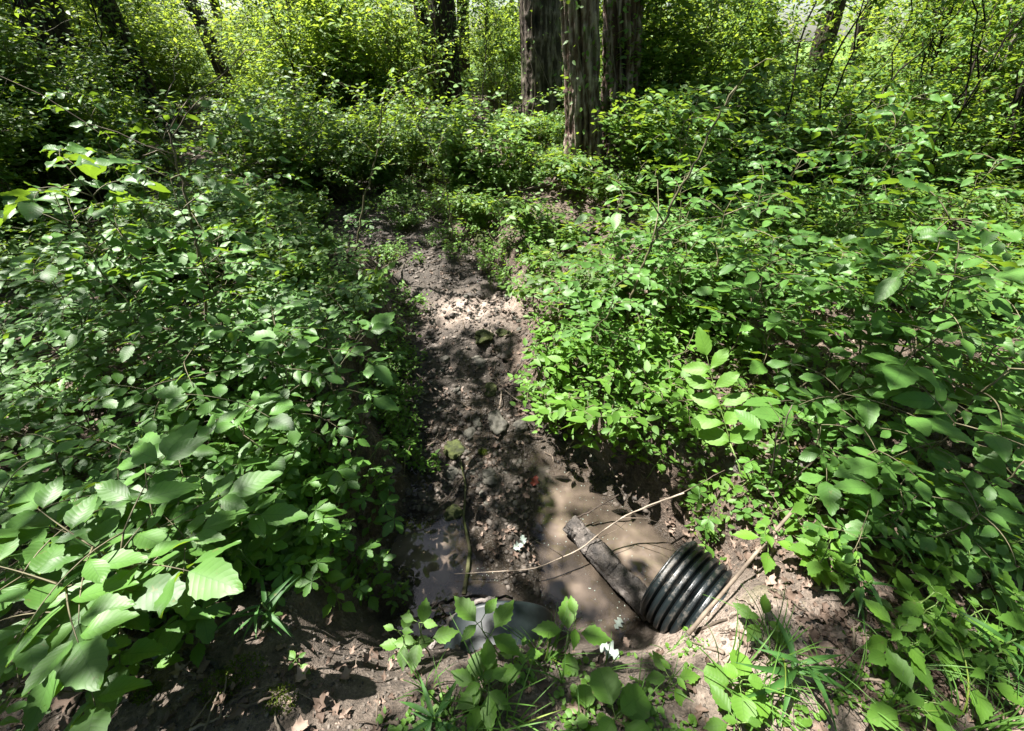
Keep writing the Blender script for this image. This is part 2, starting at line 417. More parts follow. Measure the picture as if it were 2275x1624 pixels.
def water_mat():
    m, nt, N, L, bs = nm('muddy water')
    n1 = noise(nt, 3.0, 3, .5); n2 = noise(nt, 9, 4, .5)
    c = ramp(nt, math_(nt, 'ADD', math_(nt, 'MULTIPLY', n1, .8), math_(nt, 'MULTIPLY', n2, .2)), [(.42, (.030, .024, .018)), (.56, (.090, .070, .054)), (.70, (.21, .165, .130))])
    L.new(c, bs.inputs['Base Color'])
    bs.inputs['Roughness'].default_value = .02; bs.inputs['IOR'].default_value = 1.33
    bs.inputs['Specular IOR Level'].default_value = .8
    L.new(bump(nt, noise(nt, 7, 2), .06, .02), bs.inputs['Normal'])
    al = math_(nt, 'MULTIPLY', attr(nt, 'depth'), math_(nt, 'ADD', .45, math_(nt, 'MULTIPLY', n1, .9)), clamp=True)
    L.new(al, bs.inputs['Alpha'])
    return m
M['water'] = water_mat()

def plastic_mat():
    m, nt, N, L, bs = nm('black drain plastic')
    n1 = noise(nt, 9, 6, .7); n2 = noise(nt, 60, 5, .7)
    geo = N.new('ShaderNodeNewGeometry'); sp = N.new('ShaderNodeSeparateXYZ'); L.new(geo.outputs['Normal'], sp.inputs[0])
    f = math_(nt, 'ADD', math_(nt, 'MULTIPLY', n1, .55), math_(nt, 'MULTIPLY', n2, .45))
    f = math_(nt, 'ADD', f, math_(nt, 'MULTIPLY', math_(nt, 'MAXIMUM', sp.outputs[2], 0), .09))
    d = ramp(nt, f, [(.575, (0, 0, 0)), (.72, (1, 1, 1))])
    c = mixc(nt, d, (.006, .009, .010), (.070, .062, .052)); L.new(c, bs.inputs['Base Color'])
    ro = math_(nt, 'ADD', .30, math_(nt, 'MULTIPLY', d, .5)); L.new(ro, bs.inputs['Roughness'])
    L.new(bump(nt, n2, .25, .004), bs.inputs['Normal'])
    return m
M['plastic'] = plastic_mat()
m, nt, N, L, bs = nm('dusty grey blue plastic')
n1 = noise(nt, 7, 6, .7); n2 = noise(nt, 70, 4, .7)
L.new(ramp(nt, math_(nt, 'ADD', math_(nt, 'MULTIPLY', n1, .6), math_(nt, 'MULTIPLY', n2, .4)), [(.4, (.006, .010, .011)), (.58, (.014, .021, .022)), (.72, (.06, .054, .045))]), bs.inputs['Base Color'])
bs.inputs['Roughness'].default_value = .5
M['smooth_plastic'] = m

# ------------------------------------------------------------------ tagging
def tag(o, label=None, cat=None, group=None, kind=None):
    if label: o['label'] = label
    if cat: o['category'] = cat
    if group: o['group'] = group
    if kind: o['kind'] = kind
    return o
def empty(name, loc=(0, 0, 0), rz=0.0):
    o = bpy.data.objects.new(name, None); C.objects.link(o); o.location = tuple(float(a) for a in loc); o.rotation_euler = (0, 0, rz)
    o.empty_display_size = .05
    return o
def copy_tree(o, parent=None):
    c = o.copy(); C.objects.link(c)
    if parent is not None: c.parent = parent
    for ch in KIDS.get(o.name, []): copy_tree(ch, c)
    return c
KIDS = {}
def kid(p, c): KIDS.setdefault(p.name, []).append(c); return c

# ------------------------------------------------------------------ ground and water
nx, ny = len(gx), len(gy)
ii = (np.arange(ny - 1)[:, None] * nx + np.arange(nx - 1)[None]).ravel()
g = Geo(); g.add(np.stack([X.ravel(), Y.ravel(), Z.ravel()], -1), [np.stack([ii, ii + 1, ii + nx + 1, ii + nx], -1)])
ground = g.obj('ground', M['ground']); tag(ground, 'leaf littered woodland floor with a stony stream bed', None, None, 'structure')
sd = stream_d(X, Y); me = ground.data
def vattr(me, name, arr):
    a = me.attributes.new(name, 'FLOAT', 'POINT'); a.data.foreach_set('value', np.ascontiguousarray(arr.ravel(), np.float32))
vattr(me, 'bed', (1 - sstep(-.05, .16, sd)) * sstep(.45, .7, Y))
vattr(me, 'wet', (1 - sstep(WATER_Z + .015, WATER_Z + .10, Z)) + .55 * (1 - sstep(-.3, .1, sd)) * (1 - sstep(2.2, 3.3, Y)) * sstep(.6, .9, Y) * (Z > WATER_Z + .03))
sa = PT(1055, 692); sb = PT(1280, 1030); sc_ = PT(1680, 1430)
vattr(me, 'sunlit_sand', np.clip(sum(w_ * np.exp(-((X - c_[0]) / a_) ** 2 - ((Y - c_[1]) / b_) ** 2) for c_, a_, b_, w_ in ((sa, .46, .26, .85), (sb, .22, .2, .5), (sc_, .40, .24, .8))) * (1 + .6 * fbm(X * 5, Y * 5, 0, 88, 3)), 0, .9))  # pale sand, its tone also painting in the brightness of sun patches
vattr(me, 'meadow', sstep(16, 30, np.hypot(X, Y)))
vattr(me, 'berm', 1 - sstep(.7, 1.15, Y + .12 * fbm(X * 3, Y * 3, 0, 77, 2)))

g = Geo(); wx = np.linspace(-1.1, 1.25, 120); wy = np.linspace(.45, 2.2, 90); WX, WY = np.meshgrid(wx, wy)
i = (np.arange(89)[:, None] * 120 + np.arange(119)[None]).ravel()
g.add(np.stack([WX.ravel(), WY.ravel(), np.full(WX.size, WATER_Z)], -1), [np.stack([i, i + 1, i + 121, i + 120], -1)])
wob = g.obj('water', M['water']); vattr(wob.data, 'depth', sstep(-.005, .055, WATER_Z - Hh(WX, WY)) * .98)
tag(wob, 'murky brown water of the pool before the pipes', None, None, 'structure')

# ------------------------------------------------------------------ light: where sun reaches the floor through the leaf roof
LIT = [  # pixel u, v, radius in metres
    (1290, 1260, .20), (1340, 1110, .22), (1230, 1180, .12), (1440, 1200, .12), (965, 1220, .17), (1010, 1290, .10), (1040, 690, .55), (1120, 700, .25), (900, 640, .22), (930, 585, .45), (860, 545, .35),
    (1650, 1440, .20), (1760, 1400, .17), (1700, 1290, .17), (1560, 1480, .08), (640, 1420, .12), (780, 1440, .10), (760, 1590, .14), (940, 1080, .16), (1250, 1010, .14), (1180, 960, .08),
    (1215, 885, .12), (1000, 1270, .08), (270, 1230, .20), (130, 1290, .2), (330, 1090, .2), (620, 1060, .25), (800, 1060, .15), (300, 400, .9), (200, 520, .6), (620, 660, .3), (700, 760, .3),
    (480, 900, .3), (120, 900, .25), (1600, 860, .16), (1700, 1050, .25), (1640, 1120, .2), (1300, 770, .5), (1200, 700, .3), (1350, 560, .5), (1450, 450, .6), (1800, 700, .4),
    (2200, 640, 1.1), (2050, 560, .9), (2240, 420, 1.6), (1850, 1250, .17), (1720, 1180, .15), (560, 1010, .2), (1480, 1240, .13), (2100, 860, .3), (1300, 300, 1.0), (820, 450, .6),
    (1980, 420, 1.6), (1000, 330, 2.0), (700, 350, 1.6), (480, 300, 1.4), (1600, 330, 1.6), (1500, 600, .6), (1150, 440, 1.0), (1040, 500, .5)]
DARK = [(1000, 810, .42), (1060, 860, .36), (1090, 940, .28), (1060, 1020, .24), (920, 830, .34), (1150, 1000, .15), (980, 950, .25), (900, 650, .22), (960, 740, .12), (1170, 900, .15), (1100, 1040, .2), (950, 500, .8), (1060, 600, .3), (1100, 640, .12), (120, 330, .8), (60, 440, .7), (40, 560, .4), (60, 700, .4), (250, 640, .4), (420, 640, .3), (330, 800, .25), (1150, 1130, .10), (1120, 1200, .14), (1190, 1110, .14), (1130, 1290, .12), (1400, 1370, .12), (930, 1310, .1), (1080, 1390, .34), (1130, 1420, .28), (1000, 1420, .2), (1240, 1150, .08), (1350, 1320, .10),
        (1180, 1480, .16), (1250, 1560, .14), (1400, 1430, .12), (1380, 1540, .12), (1500, 1580, .1), (460, 1560, .13), (300, 1560, .12), (2120, 1150, .26), (2200, 1050, .3), (2200, 1280, .22), (1990, 1450, .12), (1950, 950, .25), (1560, 1120, .12),
        (2080, 1570, .1), (1840, 1590, .1), (1060, 1160, .12), (1560, 640, .3), (900, 700, .15), (500, 1500, .12), (1050, 760, .3), (1170, 830, .12), (2150, 200, 1.5)]
litp = [(PT(u, v), r) for u, v, r in LIT]; darkp = [(PT(u, v), r) for u, v, r in DARK]
for u, v, h_, r_ in ((200, 380, 1.1, .55), (120, 560, .8, .4), (350, 480, .95, .35), (650, 690, .5, .25), (1400, 430, .9, .4), (1450, 500, .7, .25), (1595, 880, .45, .26), (1780, 720, .5, .25), (2200, 560, 1.0, .6),
        (2050, 520, .9, .4), (150, 1250, .45, .22), (60, 1380, .4, .15), (1480, 150, 2.0, .8), (1480, 60, 2.4, .8), (600, 850, .45, .2), (700, 420, .8, .3), (1880, 860, .5, .15)):
    p_ = march(u, v, h_); litp.append((np.array([p_[0] - SUN[0] / SUN[2] * h_, p_[1] - SUN[1] / SUN[2] * h_, 0]), r_))
def lit_mask(x, y):
    """>0 where the floor is sunlit; x, y on the floor"""
    n = fbm(x * 1.8, y * 1.8, 0, 51, 4) * .9 + .7 * vnoise(x * 6.5, y * 6.5, 0, 53) + .45 * vnoise(x * .45, y * .45, 0, 61) - .17
    dist = np.hypot(x, y)
    n = n + .30 * sstep(5, 9, dist) + .55 * sstep(3.5, 6, dist) * fbm(x * 2.6, y * 2.6, 0, 57, 2)
    L_ = 0
    for p, r in litp: L_ = np.maximum(L_, np.exp(-(((x - p[0]) ** 2 + (y - p[1]) ** 2) / (r * r)) ** 2))
    n = n + 1.25 * L_
    D_ = 0
    for p, r in darkp: D_ = np.maximum(D_, np.exp(-(((x - p[0]) ** 2 + (y - p[1]) ** 2) / (r * r)) ** 2))
    n = n - 1.8 * D_ * (1 - .6 * L_)
    return n

def hz(p): return float(Hh(p[0], p[1], False))
def at_h(u, v, h): return march(u, v, h)
def where(p):
    """where a thing stands, in words; each phrase names one patch of the place"""
    x, y = float(p[0]), float(p[1])
    u, v, f = proj([x, y, hz(p)])
    xs = float(np.interp(y, YS, XS)); left = x < xs
    if y < .8 and abs(x) < 2.2:
        if u < 500: return 'on the shady soil at the lower left corner' if v > 1450 else 'on the left bank beside the big serrated leaves'
        if u < 900: return 'on the bare soil left of the half buried pipe'
        if u < 1250: return 'in front of the half buried pipe'
        if u < 1480: return 'between the two drain pipes'
        if u < 1750: return 'in front of the ribbed pipe'
        return 'on the sunlit soil right of the ribbed pipe' if v < 1480 else 'in the shady lower right corner'
    if y < 2.0:
        if left: return 'on the bank left of the pool' if x > -1.6 else 'further left of the pool'
        return 'on the bank right of the pool' if x < 1.6 else 'under the saplings well right of the pool'
    if y < 3.4:
        if left: return 'beside the shaded stream bed on its left' if x > xs - 1.5 else 'further left of the shaded stream bed'
        return 'beside the shaded stream bed on its right' if x < xs + 1.8 else 'further right of the shaded stream bed'
    if y < 6.2:
        if left: return 'left of the sunlit gravel patch' if x > xs - 2.2 else 'far left of the sunlit gravel patch'
        return 'right of the sunlit gravel patch' if x < xs + 2.4 else 'far right of the sunlit gravel patch'
    if y < 11:
        if u < 560: return 'by the leaning dark trunks on the left'
        if u < 1130: return 'left of the thick dark trunk'
        if u < 1450: return 'around the foot of the ridged twin trunk'
        if u < 1850: return 'right of the ridged twin trunk'
        return 'around the pale sapling on the right'
    if u < 560: return 'in the thicket behind the leaning dark trunks'
    if u < 1130: return 'in the thicket behind the vine clad trunk'
    if u < 1700: return 'in the thicket behind the ridged twin trunk'
    return 'in the thicket below the gap of sky'

# ------------------------------------------------------------------ trees
def pix_line(b, u1, v1):
    d = ray(u1, v1); t = b[1] / d[1]
    return np.array([0, 0, CAM_Z]) + d * t
def trunk_geo(base, top, r0, r1, near, seed, ridge=.10, flare=.45, bend=.02):
    base = np.asarray(base, float); top = np.asarray(top, float)
    Lh = np.linalg.norm(top - base)
    t = np.concatenate([np.linspace(0, .32, 150 if near else 14), np.linspace(.34, 1, 26 if near else 9)])
    p = base * (1 - t[:, None]) + top * t[:, None]
    p[:, 0] += bend * Lh * (vnoise(t * 5, seed * 3.1, 0, 3) - vnoise(0, seed * 3.1, 0, 3)) ; p[:, 1] += bend * Lh * (vnoise(t * 5, seed * 5.3, 0, 4) - vnoise(0, seed * 5.3, 0, 4))
    rad = (r0 + (r1 - r0) * t) * (1 + flare * np.exp(-t * Lh / (r0 * 1.6)))
    g = Geo(); sides = 90 if near else 12
    def rf(th, i, pts):
        z = pts[:, 2][:, None] + 0 * th
        k = 3.2 if near else 1.5
        c, s_ = np.cos(th) + 0 * z, np.sin(th) + 0 * z
        n = 1 - np.abs(vnoise(c * k * 1.6, s_ * k * 1.6, z * 2.6 + seed, seed)) * 2
        n2 = 1 - np.abs(vnoise(c * k * 4, s_ * k * 4, z * 8 + seed, seed + 1)) * 2
        lob = vnoise(c * 1.2, s_ * 1.2, z * .25, seed + 7) * .12
        rf.h = .5 + .35 * n + .2 * n2
        return 1 + ridge * (n * .6 + n2 * .35) + lob
    tube(g, p, rad, sides, ridge=rf)
    g.r[-1] = np.concatenate([rf.h.ravel(), [.5, .5]]).astype(np.float32)
    return g, p, rad
trees = []   # (root, top xy, limb geo holder)
def make_tree(name, label, bu, bv, tu, tv, wpx, mat, height=11, near=True, group=None, base=None, ridge=.10, cat='tree', flare=.45, bend=.012, tip=.45):
    b = PT(bu, bv) if base is None else np.array(base, float)
    d = pix_line(b, tu, tv) - b
    if d[2] < .3: d = np.array([d[0], d[1], 1.0])
    top = b + d * (height / d[2])
    q = b + d * .5; f = proj(q)[2]
    r0 = wpx * f / F_ / 2
    root = empty(name, b)
    tag(root, label, cat, group)
    g, p, rad = trunk_geo(b - d * (.25 / d[2]) - b, top - b, r0, r0 * tip, near, len(trees) + 1, ridge, flare, bend)
    rng = np.random.RandomState(len(trees) + 40)
    # limbs, high above the picture
    n = 7 if r0 > .1 else 4
    for k in range(n):
        t = .45 + .5 * k / n; i = int(np.interp(t, [0, 1], [0, len(p) - 1])); i = min(len(p) - 2, max(1, int((t - .34) / .66 * 26) + len(p) - 27))
        az = k * 2.4 + rng.rand(); Lb = (1.5 + 2 * rng.rand()) * (1.1 - t * .4) * (1 if r0 > .1 else .5)
        e = p[i] + np.array([math.cos(az) * Lb, math.sin(az) * Lb, Lb * .7])
        tube(g, curve(p[i], e, -.1, 7, .12, rng), np.linspace(rad[i] * .5, .012, 7), 6, rnd=.4)
    kid(root, g.obj('trunk', mat, root))
    trees.append([root, b, p + b, rad])
    return root
make_tree('large_tree', 'broad dark tree trunk at the upper left corner, half hidden by leaves', 250, 330, 112, 0, 78, M['bark_dark'], group=None)
make_tree('large_tree', 'dark trunk wrapped in leaves between the corner tree and the leaning trunk', 378, 305, 238, 0, 40, M['bark_dark'])
make_tree('slender_tree', 'slender dark brown trunk leaning to the left in front of bright leaves', 540, 268, 425, 20, 30, M['bark'], ridge=.07)
make_tree('large_tree', 'thick straight dark brown trunk just left of the ridged twin trunk', 1205, 285, 1197, 0, 88, M['bark'], ridge=.07, flare=.25, bend=.004)
make_tree('ridged_tree', 'shaggy ridged trunk with sunlit bark plates, left stem of the twin tree', 1300, 405, 1286, 0, 68, M['bark_red'], ridge=.30, flare=.9, bend=.006)
make_tree('ridged_tree', 'shaggy ridged trunk, right stem of the twin tree behind leafy twigs', 1370, 392, 1370, 0, 70, M['bark_red'], ridge=.30, flare=.8, bend=.006)
make_tree('vine_clad_tree', 'grey trunk covered in climbing leaves at the top edge, left of the thick dark trunk', 1000, 262, 980, 0, 62, M['bark_dark'], flare=.2)
make_tree('slender_tree', 'narrow dark trunk against the small sky gap beside the vine clad trunk', 1030, 215, 1026, 0, 30, M['bark_dark'], ridge=.05)
make_tree('slender_tree', 'dark trunk with bare roots and twigs in front of the gap of sky', 1800, 205, 1858, 0, 44, M['bark_dark'], ridge=.12)
make_tree('slender_tree', 'pale grey thin trunk between the twin tree and the gap of sky', 1562, 262, 1590, 60, 19, M['bark_pale'], ridge=.04)
make_tree('slender_tree', 'thin dark trunk leaning right, first one right of the twin tree', 1612, 190, 1680, 0, 15, M['bark_dark'], ridge=.04)
make_tree('slender_tree', 'dim far trunk at the top edge above the leaning dark trunk', 868, 190, 856, 0, 22, M['bark_dark'], ridge=.05)
# behind and beside the photographer; unseen, added only to throw shade
for k, (x, y) in enumerate([(-4.2, -3.6), (2.8, -3.4), (-6.5, -.6), (6.8, 1.2), (-2.0, -6.5), (-10.5, 2.5)]):
    b = np.array([x, y, hz((x, y))])
    make_tree('shade_tree', 'tall leafy tree added out of the picture behind the camera for shade', 0, 0, 0, 0, 0, M['bark'], base=b, near=False, group='added shade trees behind the camera', height=12) if False else None
    root = tag(empty('shade_tree', b), 'unseen tall leafy tree added beside or behind the berm for shade', 'tree', 'added shade trees behind the camera')
    g, p, rad = trunk_geo(np.array([0, 0, -.2]), np.array([.3 * (k % 3 - 1), .3, 12.]), .2, .08, False, 30 + k)
    kid(root, g.obj('trunk', M['bark'], root)); trees.append([root, b, p + b, rad])

# thin stems and saplings of the middle distance
def thin(name, label, pts, r0, r1, mat, cat='sapling', group=None, leaves=0, ext=1.6, lsize=.05, twigs=0, seed=0):
    """pts: pixels from the foot upwards; the stem stands in an upright plane through its foot"""
    b = PT(*pts[0]); w = [b] + [pix_line(b, u, v) for u, v in pts[1:]]
    w = np.array(w)
    if ext: w = np.vstack([w, w[-1] + (w[-1] - w[-2]) / np.linalg.norm(w[-1] - w[-2]) * ext])
    t = np.linspace(0, len(w) - 1, 8 * (len(w) - 1)); W = np.stack([np.interp(t, np.arange(len(w)), w[:, k]) for k in range(3)], -1)
    rng = np.random.RandomState(seed + 900)
    W[1:] += rng.normal(0, .004 * (1 + b[1] * .2), W[1:].shape)
    root = tag(empty(name, b), label, cat, group)
    g = Geo(); tube(g, W - b, np.linspace(r0, r1, len(W)), 7)
    gl = Geo()
    for k in range(twigs):
        i = rng.randint(len(W) // 4, len(W) - 1); az = rng.rand() * 6.28; L = (.25 + .5 * rng.rand())
        e = W[i] + np.array([math.cos(az) * L, math.sin(az) * L, L * (.3 + .6 * rng.rand())])
        c = curve(W[i], e, .04, 8, .1, rng); tube(g, c - b, np.linspace(r1, .0015, 8), 4)
        if leaves:
            m = leaves; tt = rng.rand(m); q = np.stack([np.interp(tt * 7, np.arange(8), c[:, a]) for a in range(3)], -1)
            a = rng.rand(m) * 6.28; D = np.stack([np.cos(a), np.sin(a), rng.normal(-.1, .25, m)], -1)
            Nn = np.stack([rng.normal(0, .35, m), rng.normal(0, .35, m), np.ones(m)], -1)
            put(gl, T_MID, q - b, D, Nn, lsize * rng.uniform(.6, 1.2, m), rng.rand(m))
    kid(root, g.obj('trunk' if r0 > .02 else 'stem', mat, root))
    if leaves: kid(root, gl.obj('foliage', M['shrub'], root))
    return root
thin('sapling', 'dark forked sapling left of the vine clad trunk, leaning right', [(690, 335), (700, 240), (735, 130), (762, 0)], .030, .012, M['bark_dark'], leaves=60, twigs=18, seed=1)
thin('sapling', 'thin dark straight sapling beside the forked one', [(652, 330), (655, 180), (640, 40)], .014, .008, M['bark_dark'], leaves=50, twigs=12, seed=2)
thin('sapling', 'thin dark sapling leaning left of the forked one', [(700, 330), (650, 150), (600, 20)], .014, .008, M['bark_dark'], leaves=50, twigs=12, seed=3)
thin('dry_stem', 'bare grey brown stem rising out of the left bank leaves', [(462, 745), (440, 560), (412, 430), (378, 300)], .010, .003, M['twig'], ext=.05, twigs=5, seed=4)
thin('sapling', 'slim curved stem between the stream and the right bank leaves', [(1385, 745), (1402, 660), (1440, 560), (1500, 440), (1560, 330)], .011, .005, M['stem'], ext=.3, leaves=14, twigs=6, seed=5)
thin('sapling', 'dark leaning stem at the right edge', [(2158, 440), (2190, 380), (2235, 270), (2290, 150)], .034, .020, M['bark_dark'], ext=2, leaves=40, twigs=10, seed=6)
thin('sapling', 'pale crooked sapling near the right edge', [(2140, 400), (2178, 260), (2225, 150), (2275, 40)], .030, .016, M['bark_pale'], ext=2, leaves=40, twigs=10, seed=7)
thin('sapling', 'thin dark sapling right of the gap of sky', [(1930, 330), (1975, 220), (2045, 70), (2075, 0)], .022, .012, M['bark_dark'], leaves=50, twigs=14, seed=8)
thin('sapling', 'thin dark sapling below the dead pale branch', [(2000, 380), (2030, 260), (2085, 110), (2120, 0)], .020, .010, M['bark_dark'], leaves=50, twigs=14, seed=9)
thin('sapling', 'thin leafy sapling left of the thick dark trunk', [(1070, 330), (1072, 210), (1080, 100), (1082, 0)], .012, .007, M['bark_dark'], leaves=60, twigs=14, seed=10)
thin('sapling', 'thin bare sapling above the shaded stream', [(1010, 560), (1000, 470), (985, 380), (940, 300)], .009, .003, M['stem'], ext=.1, leaves=22, twigs=9, seed=11)
thin('sapling', 'thin leafy sapling above the left end of the gravel', [(790, 560), (810, 440), (840, 330), (850, 230)], .010, .003, M['stem'], ext=.1, leaves=30, twigs=10, seed=12)
thin('sapling', 'straight grey sapling between the far trunks on the left', [(330, 330), (250, 150), (200, 0)], .016, .010, M['bark_dark'], leaves=60, twigs=14, seed=13)
# dead pale branch caught between the saplings on the right
b0 = PT(2140, 400)
g = Geo(); kp = [(1990, 196), (2000, 212), (2060, 222), (2120, 226), (2165, 240), (2188, 262)]
w = np.array([pix_line(b0, *q) for q in kp]); o0 = w[0]
tube(g, w - o0, np.linspace(.014, .022, len(w)), 7)
tube(g, np.array([w[1], pix_line(b0, 2010, 178)]) - o0, [.012, .006], 6); tube(g, np.array([w[3], pix_line(b0, 2085, 212)]) - o0, [.01, .004], 5)
o = g.obj('dead_branch', M['bark_pale']); o.location = o0; tag(o, 'bare pale dead branch hanging level against the pale crooked sapling', 'branch')

# ------------------------------------------------------------------ unseen leaf roof, its gaps shaped to cast the wanted dappled shade
SH = SUN / SUN[2]
for k, zs in ((0, (0, 4)), (1, (0, 4)), (2, (0, 3)), (3, (0, 4.5)), (5, (1.2, 4)), (6, (0, 4)), (8, (0, 4))):
    for z in np.arange(zs[0], zs[1], .4):
        b_ = trees[k][2]; q = b_[np.argmin(np.abs(b_[:, 2] - z))]; darkp.append((np.array([q[0] - SH[0] * z, q[1] - SH[1] * z, 0]), .34))
for u, v, h_, r_ in ((60, 470, 2.2, .9), (200, 430, 2.0, .8), (330, 400, 1.6, .6), (40, 380, 2.4, 1.0), (1750, 300, 1.2, .8), (870, 330, 1.0, .8)):
    p_ = PT(u, v)
    for z in np.arange(0, h_, .5): darkp.append((np.array([p_[0] - SH[0] * z, p_[1] - SH[1] * z, 0]), r_))
gx_, gy_ = np.meshgrid(np.arange(-9.5, 10, .165), np.arange(-5, 18, .165))
cx = gx_.ravel() + rs.uniform(-.08, .08, gx_.size); cyy = gy_.ravel() + rs.uniform(-.08, .08, gx_.size)
lm = lit_mask(cx, cyy); keep = (lm < .16) & (rs.rand(len(lm)) < .93)
cx, cyy = cx[keep], cyy[keep]
hgt = rs.uniform(4.6, 8.0, len(cx)) + .12
cpos = np.stack([cx, cyy, Hh(cx, cyy) + .22 * sstep(.1, .5, stream_d(cx, cyy)) * sstep(.9, 1.3, cyy)], -1) + SH[None] * hgt[:, None]
nt_ = len(trees); tc = []
for root, b, p, rad in trees:
    i8 = np.argmin(np.abs(p[:, 2] - 7)); tc.append(p[i8][:2])
tc = np.array(tc); own = np.argmin(((cpos[:, None, :2] - tc[None]) ** 2).sum(-1), 1)
for k, (root, b, p, rad) in enumerate(trees):
    c = cpos[own == k]
    if len(c) == 0: continue
    m = 11; q = np.repeat(c, m, 0) + rs.normal(0, .06, (len(c) * m, 3)); n = len(q)
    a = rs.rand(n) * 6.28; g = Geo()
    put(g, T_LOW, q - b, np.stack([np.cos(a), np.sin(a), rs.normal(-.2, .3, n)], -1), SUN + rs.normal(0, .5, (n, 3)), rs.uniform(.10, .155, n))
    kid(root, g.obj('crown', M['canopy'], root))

# far trees, four models shared
def far_tree_model(seed):
    rng = np.random.RandomState(seed)
    root = empty('woodland_tree')
    g, p, rad = trunk_geo(np.array([0, 0, -.3]), np.array([rng.normal(0, .6), rng.normal(0, .6), 13.]), .15 + .08 * rng.rand(), .05, False, seed)
    gl = Geo()
    for k in range(26):
        t = .12 + .86 * rng.rand(); i = int(np.argmin(np.abs(p[:, 2] - t * 13))); az = rng.rand() * 6.28; Lb = 1.2 + 1.6 * rng.rand()
        e = p[i] + np.array([math.cos(az) * Lb, math.sin(az) * Lb, Lb * rng.uniform(-.1, .6)])
        c = curve(p[i], e, .1, 6, .12, rng); tube(g, c, np.linspace(.03, .006, 6), 4)
        m = 150; tt = rng.rand(m) ** .6; q = np.stack([np.interp(tt * 5, np.arange(6), c[:, a]) for a in range(3)], -1) + rng.normal(0, .20, (m, 3))
        a = rng.rand(m) * 6.28
        put(gl, T_LOW, q, np.stack([np.cos(a), np.sin(a), rng.normal(-.2, .3, m)], -1), np.stack([rng.normal(0, .5, m), rng.normal(-.2, .5, m), np.ones(m)], -1), rng.uniform(.09, .15, m), rng.rand(m))
    kid(root, g.obj('trunk', M['bark_dark'], root)); kid(root, gl.obj('crown', M['far'], root))
    return root
fm = [far_tree_model(200 + k) for k in range(4)]
gaps = [(R(28.6), R(3.4)), (R(-11.4), R(1.5)), (R(-4.2), R(1.0)), (R(36.5), R(1.5)), (R(17), R(.9)), (R(-30), R(.8))]
def in_gap(x, y, s=1.0): 
    a = math.atan2(x, y); return any(abs(a - c) < w * s for c, w in gaps)
placed = []; k = 0; tries = 0
while k < 54 and tries < 4000:
    tries += 1
    az = rs.uniform(-62, 62) * math.pi / 180; dd = rs.uniform(12, 42); x, y = dd * math.sin(az), dd * math.cos(az)
    if in_gap(x, y, 1.3) or any((x - a) ** 2 + (y - b_) ** 2 < 5 for a, b_ in placed): continue
    if abs(math.degrees(az) - math.degrees(math.atan2(.2, 1.2))) < 3 and dd < 20: continue
    o = fm[k] if k < 4 else copy_tree(fm[k % 4])
    placed.append((x, y)); s = rs.uniform(.8, 1.2); o.location = (x, y, hz((x, y))); o.rotation_euler = (0, 0, rs.rand() * 6.28); o.scale = (s, s, s)
    side = where((x, y)).replace('in the thicket ', '')
    tag(o, f'distant leafy tree {side}, {"slim" if s < 1 else "stout"}, {"nearer" if dd < 24 else "far off"}', 'tree', 'distant woodland trees'); k += 1

# far wood mass
g = Geo(); n = 90000
az = rs.uniform(-66, 66, n) * math.pi / 180; dd = rs.uniform(20, 48, n) ; x, y = dd * np.sin(az), dd * np.cos(az)
z = rs.rand(n) ** 1.0 * (7.5 + 2 * vnoise(az * 14, dd * .1)) 
gapf = np.zeros(n, bool)
for c, w_ in gaps: gapf |= (np.abs(az - c) < w_ * (1 + .35 * vnoise(z * 1.4, dd * .3, 0, 5))) & (z > 1.0 + .4 * vnoise(az * 60, 0 * az))
dens = vnoise(x * .35, y * .35, z * .45, 71) + .4 * vnoise(x * 1.1, y * 1.1, z * 1.2, 72)
k_ = (~gapf | ((rs.rand(n) < .35) & (dens > .1))) & (dens > -.12)
x, y, z = x[k_], y[k_], z[k_]; n = len(x); a = rs.rand(n) * 6.28
put(g, T_LOW, np.stack([x, y, Hh(x, y, False) + z], -1), np.stack([np.cos(a), np.sin(a), rs.normal(-.2, .3, n)], -1), np.stack([rs.normal(0, .5, n), rs.normal(-.3, .5, n), np.ones(n)], -1), rs.uniform(.16, .32, n))
tag(g.obj('far_woods', M['far']), 'bright green leafy wood closing off the view', 'woods', None, 'stuff')

g = Geo(); n = 26000  # unseen leaves at sides and back, added to block low sky light
az = rs.uniform(R(64), R(296), n); dd = rs.uniform(9, 22, n); x, y = dd * np.sin(az), dd * np.cos(az); z = rs.rand(n) * 11
k_ = vnoise(x * .3, y * .3, z * .4, 73) > -.35; x, y, z = x[k_], y[k_], z[k_]; n = len(x); a = rs.rand(n) * 6.28
put(g, T_LOW, np.stack([x, y, z], -1), np.stack([np.cos(a), np.sin(a), rs.normal(-.2, .3, n)], -1), np.stack([rs.normal(0, .6, n), rs.normal(0, .6, n), np.ones(n)], -1), rs.uniform(.4, .7, n), rs.rand(n))
tag(g.obj('shade_woods', M['canopy']), 'unseen leafy wood added beside and behind the berm to cut sky light', 'woods', None, 'stuff')

